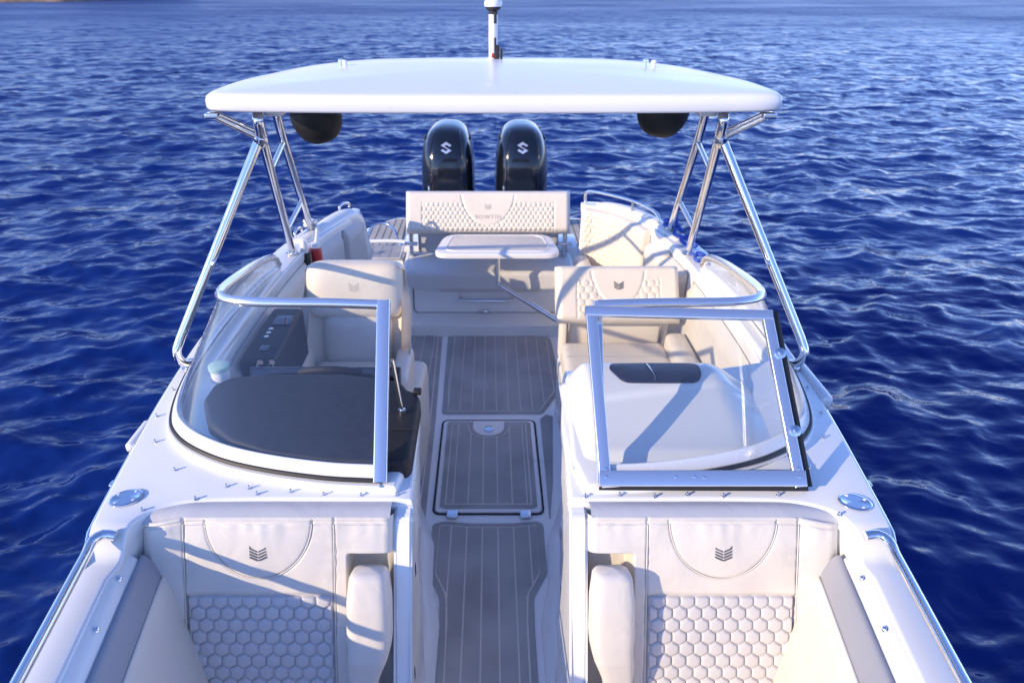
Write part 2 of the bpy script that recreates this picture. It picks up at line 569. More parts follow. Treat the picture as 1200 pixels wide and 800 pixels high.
# hull -------------------------------------------------------------
def hull():
    ys = np.concatenate([np.linspace(-1.6, 4.4, 49), np.linspace(4.5, 4.95, 8)])
    prof = [(-0.012, -0.012), (-0.002, -0.03), (-0.002, -0.07), (-0.02, -0.10), (-0.05, -0.35), (-0.10, -0.75), (-0.17, -1.15), (-0.30, -1.6)]
    vs, fs = [], []
    for sd in (-1, 1):
        base = len(vs)
        for y in ys:
            for (dx, dz) in prof:
                vs.append((sd * max(0.0, b(y) + dx * min(1, b(y) / 0.6)), y, zg(y) + dz - (0.62 * sm(4.72, 4.86, y) * (1 + dz / 1.6) if sd < 0 else 0.45 * sm(4.80, 4.95, y) * (1 + dz / 1.6))))
        k = len(prof)
        for i in range(len(ys) - 1):
            for j in range(k - 1):
                q = (base + i * k + j, base + (i + 1) * k + j, base + (i + 1) * k + j + 1, base + i * k + j + 1)
                fs.append(q if sd > 0 else q[::-1])
    link('hull', raw('hull', vs, fs), 'gel', boat)
hull()

# deck -------------------------------------------------------------
def offset_side(pts, sd): return [(sd * x, y) for x, y in pts]

INNER_AFT = [(0.66, 4.86), (0.78, 4.80), (0.92, 4.66), (1.03, 4.44), (1.10, 4.15), (1.145, 3.8), (1.165, 3.3), (1.165, 2.8), (1.15, 2.5)]
INNER_AFT_S = [(p.x, p.y) for p in spline([(x, y, 0) for x, y in INNER_AFT], 5)]
INNER_STB = [(0.935, 4.76), (0.945, 4.66), (0.985, 4.50), (1.04, 4.33), (1.09, 4.10), (1.14, 3.8), (1.165, 3.3), (1.165, 2.8), (1.15, 2.5)]
INNER_STB_S = [(p.x, p.y) for p in spline([(x, y, 0) for x, y in INNER_STB], 5)]
def inner_aft(sd): return INNER_AFT_S if sd > 0 else INNER_STB_S
FRONT_EDGE = [(0.25, 1.672), (0.5, 1.674), (0.74, 1.675), (0.93, 1.664), (1.02, 1.640), (1.07, 1.60), (1.088, 1.54), (1.082, 1.45)]
FRONT_S = [(p.x, p.y) for p in spline([(x, y, 0) for x, y in FRONT_EDGE], 5)]

def deck(sd):
    outer = [(b(y) - 0.004, y) for y in np.concatenate([np.linspace(-1.25, 1.3, 30), np.linspace(1.35, 1.7, 16), np.linspace(1.75, 4.4, 30), np.linspace(4.45, 4.93 if sd > 0 else 4.74, 12)])]
    horn = [(0.72, 4.955), (0.665, 4.93)] if sd > 0 else [(0.985, 4.79), (0.955, 4.78)]
    inner = inner_aft(sd) + ([(0.95, 2.47), (0.30, 2.45), (0.262, 2.1)] if sd > 0 else [(1.02, 2.30), (0.95, 2.28), (0.30, 2.26), (0.262, 2.1)]) + FRONT_S
    bow = [(b(y) - 0.095, y) for y in np.linspace(1.40, -1.1, 30)]
    poly = outer + horn + inner + bow
    bm = poly_prism_bm([(x, y) for x, y in poly], -0.05, 0.0, 0.012, 3)
    bmesh.ops.triangulate(bm, faces=[f for f in bm.faces if len(f.verts) > 4])
    for v in bm.verts:
        v.co.z += zg(v.co.y)
        v.co.x *= sd
    link('side_deck', from_bm('side_deck', bm, True, 35), 'gel', boat)
for sd in (-1, 1): deck(sd)

def bow_wall(sd):
    P = FRONT_S
    def fn(u, v):
        i = u * (len(P) - 1); k = min(int(i), len(P) - 2); t = i - k
        x = P[k][0] * (1 - t) + P[k + 1][0] * t; y = P[k][1] * (1 - t) + P[k + 1][1] * t
        fl = 0.02 * (1 - sm(0, 0.12, v))
        return Vector((sd * (x + fl * 0.6 * u), y + fl * (1 - u) * 0.6 + 0.004, zg(y) - 0.008 - 0.55 * v))
    grid('bow_bulkhead', fn, 44, 14, 'gel', boat)
for sd in (-1, 1): bow_wall(sd)

# windshield curves (port side, x > 0) -------------------------------
WB = [(0.352, 1.722, .985), (0.54, 1.738, .985), (0.76, 1.785, .985), (0.93, 1.85, .985), (1.08, 1.955, .985), (1.165, 2.10, .985), (1.225, 2.4, .985), (1.245, 2.8, .985), (1.225, 3.25, .98), (1.19, 3.55, .972)]
WT = [(0.372, 2.16, 1.40), (0.56, 2.163, 1.405), (0.74, 2.168, 1.405), (0.88, 2.185, 1.402), (0.965, 2.24, 1.395), (1.005, 2.36, 1.375), (1.04, 2.65, 1.315), (1.08, 2.98, 1.235), (1.11, 3.28, 1.145), (1.135, 3.42, 1.05)]
WBs = spline(WB, 8); WTs = spline(WT, 8)
def mir(pts, sd): return [Vector((sd * p[0], p[1], p[2])) for p in pts]

def apron(sd):
    # raised plinth the windshield stands on
    base = [(p.x, p.y) for p in WBs]
    out = []
    for i, (x, y) in enumerate(base):
        a = base[max(i - 1, 0)]; c = base[min(i + 1, len(base) - 1)]
        t = Vector((c[0] - a[0], c[1] - a[1])).normalized()
        w = 0.024
        out.append((x + t.y * w, y - t.x * w))
    out[0] = (0.30, out[0][1])
    poly = out + ([(1.17, 3.55), (1.17, 2.52), (0.95, 2.46), (0.305, 2.44), (0.27, 1.85)] if sd > 0 else [(1.17, 3.55), (1.165, 2.50), (1.06, 2.31), (0.95, 2.27), (0.305, 2.25), (0.27, 1.85)])
    bm = poly_prism_bm(poly, 0.90, 0.978, 0.022, 4)
    bmesh.ops.triangulate(bm, faces=[f for f in bm.faces if len(f.verts) > 4])
    for v in bm.verts: v.co.x *= sd
    link('windshield_plinth', from_bm('windshield_plinth', bm, True, 35), 'gel', boat)
for sd in (-1, 1): apron(sd)

def windshield(sd):
    B = mir(WBs, sd); T = mir(WTs, sd)
    # pane: ruled between base and top, 5 mm thick
    bm = bmesh.new()
    nv = 6
    g = []
    for i in range(len(B)):
        col = []
        for j in range(nv + 1):
            t = j / nv
            p = B[i].lerp(T[i], t)
            bulge = 0.012 * math.sin(math.pi * t)
            out = Vector((p.x, p.y - 3.0, 0)).normalized()
            col.append(bm.verts.new(p + out * bulge))
        g.append(col)
    for i in range(len(B) - 1):
        for j in range(nv):
            bm.faces.new((g[i][j], g[i + 1][j], g[i + 1][j + 1], g[i][j + 1]))
    bmesh.ops.recalc_face_normals(bm, faces=bm.faces)
    bmesh.ops.solidify(bm, geom=list(bm.faces), thickness=0.005)
    me = from_bm('windshield_pane', bm, True, 40)
    pane = link('windshield_pane', me, 'glass', boat)
    lean = [(T[i] - B[i]).normalized() for i in range(len(B))]
    # white lower frame and black seal under it
    def off(P, up, k): return [P[i] + up[i] * k for i in range(len(P))]
    bar('lower_frame', off(B, lean, 0.026), 0.024, 0.046, 0.006, 'alu_white', pane, up=lean)
    bar('rubber_seal', off(B, lean, -0.003), 0.034, 0.014, 0.004, 'rubber', pane, up=lean)
    seal2 = [Vector((p.x, p.y, 0.977)) for p in B]
    bar('seal_trim', seal2, 0.05, 0.006, 0.002, 'alu_white', pane, up=(0, 0, 1))
    bar('top_rail', T, 0.034, 0.030, 0.009, 'alu', pane, up=lean)
    d = (T[0] - B[0]).normalized()
    bar('inner_post', [B[0] - d * 0.005 + Vector((0, -0.004, 0)), T[0] + d * 0.014 + Vector((0, -0.004, 0))], 0.045 if sd < 0 else 0.03, 0.030 if sd < 0 else 0.016, 0.005, 'alu', pane, up=(0, -1, 0.6))
    # a support stay behind the post
    lab = 'windshield_stay'
    if sd < 0:
        tube(lab, [(-0.335, 2.02, 1.26), (-0.325, 2.04, 1.12), (-0.318, 2.05, 1.03)], 0.007, 'steel', pane, 8)
        lathe('stay_foot', [(0.004, -0.012), (0.014, -0.010), (0.014, 0.012), (0.006, 0.014)], 'steel', pane, Matrix.Translation((-0.318, 2.05, 1.025)), 12)
    return pane
for sd in (-1, 1): windshield(sd)

def folded_door():
    # the walk-through door pane of the windshield, folded back over the port pane
    c = [Vector((0.345, 1.695, .982)), Vector((0.998, 1.695, .982)), Vector((0.948, 2.085, 1.412)), Vector((0.322, 2.112, 1.415))]
    n = (c[1] - c[0]).cross(c[3] - c[0]).normalized()
    if n.y > 0: n = -n
    bm = bmesh.new()
    f = bm.faces.new([bm.verts.new(p) for p in c])
    bmesh.ops.solidify(bm, geom=[f], thickness=0.005)
    pane = link('windshield_door_pane', from_bm('windshield_door_pane', bm, False), 'glass', boat)
    def edge(name, a, bb, w, ins, th=0.026):
        mid = (c[0] + c[1] + c[2] + c[3]) / 4
        dr = (bb - a).normalized()
        inw = (mid - a) - dr * (mid - a).dot(dr); inw.normalize()
        bar(name, [a + inw * w / 2, bb + inw * w / 2], th, w, 0.004, 'alu', pane, up=inw)
    edge('door_bottom_bar', c[0], c[1], 0.050, 0)
    edge('door_top_bar', c[3], c[2], 0.034, 0)
    edge('door_inner_bar', c[0], c[3], 0.038, 0, 0.018)
    edge('door_outer_bar', c[1], c[2], 0.036, 0, 0.020)
    # rubber gasket along the outer and lower edge
    bar('gasket', [c[0] - n * 0.016, c[1] - n * 0.016 + Vector((0.012, 0, -0.004))], 0.02, 0.016, 0.003, 'rubber', pane, up=n)
    bar('gasket', [c[1] + Vector((0.013, 0, 0)) - n * 0.012, c[2] + Vector((0.013, 0, 0)) - n * 0.012], 0.022, 0.018, 0.003, 'rubber', pane, up=n)
    for t in (0.30, 0.74):
        p = c[1].lerp(c[2], t) + Vector((-0.004, 0, 0)) + n * 0.012
        mt = Matrix.Translation(p) @ n.to_track_quat('Z', 'Y').to_matrix().to_4x4()
        lathe('hinge', [(0.006, -0.01), (0.018, -0.008), (0.018, 0.005), (0.010, 0.008), (0.009, 0.013), (0.005, 0.014)], 'steel', pane, mt, 16)
    ex = (c[1] - c[0]).normalized(); ey = (c[3] - c[0]).normalized()
    for (a, q) in ((0.02, 0.03), (0.02, 0.055), (0.632, 0.03), (0.632, 0.055), (0.24, 0.03), (0.33, 0.028), (0.30, 0.03)):
        p = c[0] + ex * a + ey * q + n * 0.0155
        mt = Matrix.Translation(p) @ n.to_track_quat('Z', 'Y').to_matrix().to_4x4()
        lathe('frame_screw', [(0.0045, -0.002), (0.0045, 0.001), (0.002, 0.002)], 'steel', pane, mt, 8)
folded_door()

# floor ---------------------------------------------------------------
sole_poly = [(-0.24, 0.2), (0.24, 0.2), (0.26, 1.7), (1.12, 2.3), (1.16, 3.3), (1.10, 4.3), (0.7, 4.9), (-0.7, 4.9), (-1.10, 4.3), (-1.16, 3.3), (-1.12, 2.3), (-0.26, 1.7)]
sole = prism('cockpit_sole', sole_poly, -0.06, 0.0, 0, 'liner', boat)

def clip(poly, axis, val, keep_less):
    out = []
    n = len(poly)
    for i in range(n):
        p, q = poly[i], poly[(i + 1) % n]
        ip = (p[axis] <= val) if keep_less else (p[axis] >= val)
        iq = (q[axis] <= val) if keep_less else (q[axis] >= val)
        if ip: out.append(p)
        if ip != iq:
            t = (val - p[axis]) / (q[axis] - p[axis])
            out.append((p[0] + (q[0] - p[0]) * t, p[1] + (q[1] - p[1]) * t))
    return out

def inset(poly, d):
    """inset a counter-clockwise polygon"""
    n = len(poly); out = []
    for i in range(n):
        p0, p1, p2 = Vector(poly[i - 1]), Vector(poly[i]), Vector(poly[(i + 1) % n])
        a = (p1 - p0).normalized(); c = (p2 - p1).normalized()
        n1 = Vector((-a.y, a.x)); n2 = Vector((-c.y, c.x))
        m = n1 + n2
        if m.length < 1e-6: m = n1.copy()
        m.normalize()
        k = d / max(0.35, m.dot(n1))
        out.append((p1.x + m.x * k, p1.y + m.y * k))
    return out

def round_poly(poly, r, seg=4):
    n = len(poly); out = []
    rr = r if isinstance(r, (list, tuple)) else [r] * n
    for i in range(n):
        p0, p1, p2 = Vector(poly[i - 1]), Vector(poly[i]), Vector(poly[(i + 1) % n])
        if rr[i] <= 0: out.append(tuple(p1)); continue
        a = (p0 - p1); c = (p2 - p1)
        k = min(rr[i], a.length * 0.45, c.length * 0.45)
        A = p1 + a.normalized() * k; C = p1 + c.normalized() * k
        for s in range(seg + 1):
            t = s / seg
            q = A.lerp(p1, t).lerp(p1.lerp(C, t), t)
            out.append((q.x, q.y))
    return out

def planked(name, poly, z, x0, pitch, parent, border=0.028, seam=0.0068, mat='foam', smat='caulk', inner=None, ztop=None):
    """a foam deck panel: a dark mat, the pale seam sheet let into it and one foam plank for each strip"""
    panel = prism(name, poly, z, z + 0.004, 0.001, mat, parent)
    n = len(poly)
    X0, X1 = min(p[0] for p in poly), max(p[0] for p in poly)
    def span(x):
        ys = []
        for i in range(n):
            p, q = poly[i], poly[(i + 1) % n]
            if (p[0] <= x) != (q[0] <= x):
                ys.append(p[1] + (q[1] - p[1]) * (x - p[0]) / (q[0] - p[0]))
        ys.sort()
        best = None
        for i in range(0, len(ys) - 1, 2):
            if best is None or ys[i + 1] - ys[i] > best[1] - best[0]: best = (ys[i], ys[i + 1])
        return best
    def inner_span(x, d):
        lo, hi = -1e9, 1e9
        for k in range(9):
            a = rad(-90 + 180 * k / 8)
            sp = span(min(X1 - 1e-5, max(X0 + 1e-5, x + d * math.sin(a))))
            if sp is None: return None
            lo = max(lo, sp[0] + d * math.cos(a)); hi = min(hi, sp[1] - d * math.cos(a))
        return (lo, hi) if hi - lo > 0.01 else None
    def strip(nm, a, c, d, z0, z1, mt, par, m):
        smp = [(x, inner_span(x, d)) for x in np.linspace(a, c, m)]
        smp = [(x, sp) for x, sp in smp if sp]
        if len(smp) < 2 or smp[-1][0] - smp[0][0] < 0.008: return
        q = [(x, sp[0]) for x, sp in smp] + [(x, sp[1]) for x, sp in smp[::-1]]
        prism(nm, q, z0, z1, 0.0, mt, par)
    strip('seam_sheet', X0 + border, X1 - border, border, z + 0.0035, z + 0.0062, smat, panel, 60)
    lo, hi = X0 + border + seam, X1 - border - seam
    k = math.floor((lo - x0) / pitch)
    while x0 + k * pitch < hi:
        a, c = max(lo, x0 + k * pitch + seam / 2), min(hi, x0 + (k + 1) * pitch - seam / 2)
        k += 1
        if c - a < 0.008: continue
        strip('plank', a, c, border + seam, z + 0.005, z + 0.0085 + random.random() * 0.0006, mat, panel, 11)
    return panel

PIT = 0.0765
# forward aisle mat
pa = round_poly([(-0.195, 0.3), (0.185, 0.3), (0.185, 1.95), (0.19, 2.12), (0.258, 2.26), (0.262, 2.58), (0.235, 2.6), (0.10, 2.585), (-0.10, 2.585), (-0.235, 2.6), (-0.29, 2.58), (-0.285, 2.26), (-0.225, 2.12), (-0.215, 1.95)], 0.02)
planked('floor_mat', pa, 0.001, -0.0405, PIT, boat)
# hatch with its own frame, mat, latch and hinges
hp = round_poly([(-0.285, 2.66), (0.262, 2.66), (0.262, 3.475), (-0.285, 3.475)], 0.03)
hatch = prism('floor_hatch', hp, 0.0005, 0.010, 0.004, 'liner', boat)
tube('hatch_groove', [(x, y, 0.004) for x, y in inset(hp, -0.008)], 0.005, 'rubber', hatch, 6, closed=True)
cut = [(-0.105 + 0.0, 3.455)]
for i in range(9):
    a = math.pi + math.pi * i / 8
    cut.append((-0.012 + 0.095 * math.cos(a), 3.40 + 0.085 * math.sin(a)))
cut.append((0.083, 3.455))
hm = [(-0.262, 2.70), (-0.24, 2.685), (0.218, 2.685), (0.24, 2.70), (0.24, 3.44), (0.225, 3.455)] + cut[::-1] + [(-0.25, 3.455), (-0.262, 3.44)]
planked('hatch_mat', hm, 0.0105, -0.0405, PIT, boat, border=0.026)
lathe('hatch_latch', [(0.032, 0), (0.032, 0.004), (0.022, 0.006), (0.020, 0.003), (0.004, 0.003)], 'steel', boat, Matrix.Translation((-0.012, 3.385, 0.0105)) @ Matrix.Diagonal((1, 1, 1, 1)), 20)
for x in (-0.195, 0.177):
    rbox('hatch_hinge', (x, 2.642, 0.012), (0.055, 0.05, 0.012), 0.004, 'steel', boat)
# cockpit mats
pc = round_poly([(-0.305, 3.555), (0.325, 3.555), (0.395, 3.70), (0.455, 3.82), (0.462, 4.20), (0.452, 4.57), (0.385, 4.60), (0.372, 4.66), (-0.325, 4.66)], 0.03)
planked('floor_mat', pc, 0.001, -0.0405, PIT, boat)
pr_ = round_poly([(0.30, 2.62), (0.335, 2.9), (0.385, 3.53), (0.345, 3.55), (0.306, 3.50), (0.296, 2.62)], 0.004)
prism('floor_mat', pr_, 0.001, 0.005, 0.001, 'foam', boat)
pl = round_poly([(-0.62, 3.0), (-0.345, 2.35), (-0.33, 2.35), (-0.345, 3.5), (-0.365, 4.67), (-0.72, 4.67)], 0.012)
pl = [( -0.70, 3.10), (-0.345, 2.55), (-0.328, 2.55), (-0.340, 3.5), (-0.368, 4.66), (-0.70, 4.67)]
planked('floor_mat', pl, 0.001, -0.0405 - PIT * 9, PIT, boat)
lathe('floor_drain', [(0.03, 0), (0.03, 0.006), (0.022, 0.009), (0.012, 0.007)], 'steel', boat, Matrix.Translation((0.432, 4.625, 0.001)) @ Matrix.Scale(1.3, 4, (1, 0, 0)), 18)

# inner liner walls ------------------------------------------------------
def liner(sd):
    path = inner_aft(sd)
    def f(u, v):
        i = u * (len(path) - 1); k = min(int(i), len(path) - 2); t = i - k
        x = path[k][0] * (1 - t) + path[k + 1][0] * t + 0.006; y = path[k][1] * (1 - t) + path[k + 1][1] * t
        z = 0.935 * v
        return Vector((sd * (x - 0.03 * (1 - v) ** 2), y, z))
    link_o = grid('inner_liner', f, 40, 8, 'liner', boat)
for sd in (-1, 1): liner(sd)

def consoles(sd):
    # console body between windshield and cockpit, and the side wall of the aisle
    P = [(0.245, 1.66), (0.262, 2.05), (0.31, 2.43), (0.40, 2.47), (1.14, 2.50), (1.15, 1.70)]
    if sd < 0: P = [(0.245, 1.66), (0.262, 2.05), (0.305, 2.24), (0.40, 2.26), (1.14, 2.30), (1.15, 1.70)]
    bm = poly_prism_bm(P, 0.0, 0.93, 0.006, 2)
    for v in bm.verts:
        # the aft face slopes in below, the aisle wall leans out to the floor
        if v.co.y > 2.2: v.co.y -= 0.10 * (1 - v.co.z / 0.93)
        if v.co.x < 0.35: v.co.x += 0.03 * (1 - v.co.z / 0.93)
        v.co.x *= sd
    link('console_body', from_bm('console_body', bm, True, 35), 'gel', boat)
    # foot moulding along the aisle
    path = [(0.262, 0.3, 0.0), (0.255, 1.6, 0.0), (0.255, 1.98, 0), (0.30, 2.2, 0), (0.31, 2.43, 0), (0.41, 2.75, 0)]
    v, f = sweep([(sd * x, y, z) for x, y, z in path], [(0.05, -0.01), (0.05, 0.06), (0.0, 0.035), (-0.035, 0.012), (-0.05, -0.01)] if sd > 0 else [(-0.05, -0.01), (0.05, -0.01), (0.035, 0.012), (0.0, 0.035), (-0.05, 0.06)], up=(0, 0, 1))
    link('aisle_cove', raw('aisle_cove', v, f), 'liner', boat)
for sd in (-1, 1): consoles(sd)

# catches on the aisle walls
for (x, y, z) in ((-0.252, 1.62, 0.70), (-0.252, 1.45, 0.42), (0.262, 1.78, 0.42), (0.27, 1.95, 0.55)):
    rbox('wall_catch', (x, y, z), (0.014, 0.03, 0.06), 0.004, 'steel', boat)

# starboard dash --------------------------------------------------------
def dash():
    poly = [(-0.275, 1.775), (-0.262, 1.80), (-0.262, 2.16), (-0.285, 2.205), (-0.32, 2.22), (-0.335, 2.255), (-0.36, 2.275), (-0.6, 2.30), (-0.85, 2.295), (-1.0, 2.275), (-1.055, 2.22), (-1.06, 2.12), (-1.0, 1.99), (-0.89, 1.89), (-0.74, 1.825), (-0.55, 1.785), (-0.36, 1.772)]
    poly = round_poly(poly[::-1], 0.02, 3)
    bm = poly_prism_bm(poly, 0.95, 1.02, 0.02, 4)
    top = [f for f in bm.faces if len(f.verts) > 10 and f.normal.z > 0.9]
    bmesh.ops.triangulate(bm, faces=[f for f in bm.faces if len(f.verts) > 4])
    for v in bm.verts:
        if v.co.z > 0.96: v.co.z += 0.025 * sm(1.8, 2.3, v.co.y) * sm(-0.3, -0.5, v.co.x) 
    d = link('dash_cover', from_bm('dash_cover', bm, True, 40), 'dash', boat)
    # instrument face under the hood, seen through the glass
    rbox('instrument_panel', (-0.68, 2.39, 0.88), (0.62, 0.03, 0.24), 0.01, 'screen', d, Matrix.Rotation(rad(-25), 3, 'X'))
    seam = [(-0.265, 1.95, 1.0215), (-0.34, 1.95, 1.0215)]
    tube('dash_seam', seam, 0.002, 'rubber', d, 6)
    rbox('latch_knob', (-0.278, 2.20, 1.02), (0.03, 0.03, 0.02), 0.006, 'rubber', d)
dash()

def wheel():
    c = Vector((-0.66, 2.52, 0.885))
    ax = Vector((0, 0.55, 0.60)).normalized()
    q = ax.to_track_quat('Z', 'Y').to_matrix().to_4x4()
    mt = Matrix.Translation(c) @ q
    R = 0.175
    rim = tube('steering_wheel', [mt @ Vector((R * math.cos(a), R * math.sin(a), 0)) for a in [2 * math.pi * i / 40 for i in range(40)]], 0.016, 'dash', boat, 10, closed=True)
    for k in range(3):
        a = math.pi / 2 + k * 2 * math.pi / 3
        tube('spoke', [mt @ Vector((0, 0, -0.03)), mt @ Vector((R * math.cos(a), R * math.sin(a), 0))], 0.01, 'steel', rim, 8)
    lathe('hub', [(0.05, -0.05), (0.05, -0.02), (0.03, -0.01)], 'dash', rim, mt, 20)
    # throttle box and levers at the helmsman's right, against the side
    box = rbox('throttle_box', (-0.97, 2.52, 0.80), (0.14, 0.20, 0.16), 0.02, 'darkbox', boat)
    for dx in (-0.025, 0.025):
        tube('throttle_lever', [(-0.97 + dx, 2.52, 0.86), (-0.965 + dx, 2.52, 0.94), (-0.95 + dx, 2.51, 0.97)], 0.013, 'steel', box, 10)
    sp = rbox('side_console', (-1.05, 2.93, 0.70), (0.16, 0.56, 0.40), 0.03, 'darkbox', boat)
    rbox('switch_screen', (-1.04, 2.76, 0.902), (0.04, 0.05, 0.006), 0.002, 'screen', sp)
    rbox('switch_screen', (-1.03, 3.05, 0.902), (0.09, 0.10, 0.006), 0.002, 'screen', sp)
    for yy in (2.86, 2.90, 2.94):
        lathe('switch_knob', [(0.012, 0), (0.012, 0.012), (0.006, 0.014)], 'steel', sp, Matrix.Translation((-1.06, yy, 0.90)), 12)
wheel()

# port console hump ---------------------------------------------------
def port_console():
    def f(u, v):
        x0, x1 = 0.272, 1.06
        x = x0 + (x1 - x0) * u
        ymax = 2.38 - 0.03 * sm(0.9, 1.06, x) - 0.05 * sm(0.33, 0.272, x)
        y = 1.80 + (ymax - 1.80) * v
        xe = sm(0.0, 0.13, u) * sm(1.0, 0.72, u); ye = (0.35 * sm(0.0, 0.12, v) + 0.65 * sm(0.0, 0.95, v)) * sm(1.0, 0.94, v)
        z = 0.966 + 0.092 * min(1, xe * 1.0) * ye
        # the crease that runs diagonally to the outboard aft corner
        z += 0.010 * sm(0.0, 0.06, v - 0.55 - 0.25 * (u - 0.3)) * xe * sm(1.0, 0.86, v)
        return Vector((x, y, z))
    h = grid('port_console_top', f, 60, 50, 'gel', boat)
    def ztop(x, y):
        ymax = 2.38 - 0.03 * sm(0.9, 1.06, x) - 0.05 * sm(0.33, 0.272, x)
        return f((x - 0.272) / (1.06 - 0.272), (y - 1.80) / (ymax - 1.80)).z
    poly = round_poly([(0.50, 2.20), (0.60, 2.198), (0.70, 2.198), (0.785, 2.20), (0.812, 2.26), (0.808, 2.325), (0.70, 2.33), (0.60, 2.33), (0.47, 2.325), (0.458, 2.29)][::1], 0.03)
    prism('glove_box_lid', poly, -0.03, 0.007, 0.004, 'navy', h, zf=ztop)
    tube('lid_crease', [(xx, yy, ztop(xx, yy) + 0.007) for xx, yy in ((0.62, 2.205), (0.625, 2.235), (0.62, 2.265), (0.615, 2.295), (0.61, 2.32))], 0.0025, 'steel', h, 6)
port_console()

# gunwale fittings -----------------------------------------------------
def bow_sides(sd):
    ys = np.linspace(-1.0, 1.44, 50)
    rail = [Vector((sd * (b(y) - 0.034), y, zd(y) - 0.004)) for y in ys]
    rail += [Vector((sd * (b(1.49) - 0.036), 1.485, zd(1.5) + 0.004)), Vector((sd * (b(1.5) - 0.060), 1.512, zd(1.5) + 0.006)), Vector((sd * (b(1.5) - 0.095), 1.512, zd(1.5) + 0.0))]
    tube('bow_rail', spline(rail, 2), 0.0155, 'steel', boat, 12)
    for y in (-0.4, 0.15, 0.7):
        tube('rail_post', [(sd * (b(y) - 0.034), y, zd(y) - 0.07), (sd * (b(y) - 0.034), y, zd(y) - 0.004)], 0.008, 'steel', boat, 8)
    v, f = sweep([(sd * (b(y) + 0.004), y, zg(y) - 0.05) for y in np.linspace(-1.2, 4.6, 110)], rprof(0.03, 0.045, 0.01), up=(0, 0, 1))
    link('rub_rail', raw('rub_rail', v, f), 'steel', boat)
    # inner slope of the gunwale with its screws
    def strip(name, offs, mat, y0, y1, par, n=40):
        m = len(offs) - 1
        def fn(u, vv):
            y = y0 + (y1 - y0) * u
            j = min(int(vv * m + 1e-6), m - 1); t = vv * m - j
            dx = offs[j][0] * (1 - t) + offs[j + 1][0] * t; dz = offs[j][1] * (1 - t) + offs[j + 1][1] * t
            return Vector((sd * max(0.02, b(y) - dx), y, zd(y) - 0.062 + dz))
        return grid(name, fn, n, m, mat, par)
    strip('gunwale_slope', [(0.090, -0.006), (0.097, -0.008), (0.132, -0.038), (0.137, -0.052)], 'gel', -0.9, 1.52, boat)
    for y in (1.42, 1.23, 1.04, 0.86):
        p = Vector((sd * (b(y) - 0.114), y, zd(y) - 0.062 - 0.0215))
        n = Vector((-sd * 0.65, 0, 0.75)).normalized()
        mt = Matrix.Translation(p) @ n.to_track_quat('Z', 'Y').to_matrix().to_4x4()
        lathe('snap_stud', [(0.009, -0.003), (0.009, 0.001), (0.006, 0.003), (0.006, 0.007), (0.003, 0.009)], 'steel', boat, mt, 12)
for sd in (-1, 1): bow_sides(sd)

snaps = [(1.056, 1.816), (0.855, 1.735), (0.779, 1.727), (0.745, 1.695), (0.64, 1.708), (0.532, 1.695), (0.412, 1.708), (1.19, 1.973), (1.255, 2.134), (0.932, 1.672), (0.30, 1.69), (1.27, 2.32)]
def stud(x, y, z, r=0.006):
    lathe('snap_stud', [(r, -0.002), (r, 0.002), (r * 0.6, 0.004), (r * 0.7, 0.010), (r * 0.4, 0.012)], 'steel', boat, Matrix.Translation((x, y, z)), 10)
port_snaps = [(0.30, 1.684), (0.41, 1.690), (0.52, 1.684), (0.625, 1.692), (0.738, 1.686), (0.914, 1.690), (1.07, 1.83), (1.195, 2.0), (1.255, 2.16), (1.275, 2.34)]
for (x, y) in snaps: stud(-x, min(y, 1.690 + 0.12 * max(0, x - 0.5)) if x < 0.9 else y, 0.951)
for (x, y) in port_snaps: stud(x, y, 0.951)
for sd, x, y, ang in ((-1, -1.152, 1.675, 25), (1, 1.142, 1.655, -15)):
    mt = Matrix.Translation((x, y, 0.951)) @ Matrix.Rotation(rad(ang), 4, 'Z') @ Matrix.Scale(1.25, 4, (1, 0, 0))
    cap = lathe('filler_cap', [(0.040, 0), (0.040, 0.004), (0.036, 0.007), (0.033, 0.007), (0.031, 0.005), (0.004, 0.005)], 'steel', boat, mt, 28)
    for k in range(4):
        a = k * math.pi / 2 + 0.6
        lathe('cap_screw', [(0.004, 0), (0.004, 0.0022), (0.002, 0.003)], 'alu_white', cap, mt @ Matrix.Translation((0.0365 * 0.8 * math.cos(a), 0.029 * math.sin(a), 0.005)), 8)
    stud(x - sd * 0.075, y - 0.055, 0.951)
# small cleats outside the hull and a hull-side vent
for sd in (-1, 1):
    y = 1.80
    c = rbox('side_eye', (sd * (b(y) + 0.016), y, 0.895), (0.03, 0.03, 0.035), 0.006, 'steel', boat)
rbox('fender_socket', (-(b(2.02) + 0.008), 2.04, 0.93), (0.03, 0.16, 0.035), 0.012, 'gel', boat)
rbox('fender_socket', ((b(2.4) + 0.005), 2.40, 0.93), (0.05, 0.30, 0.06), 0.02, 'gel', boat)

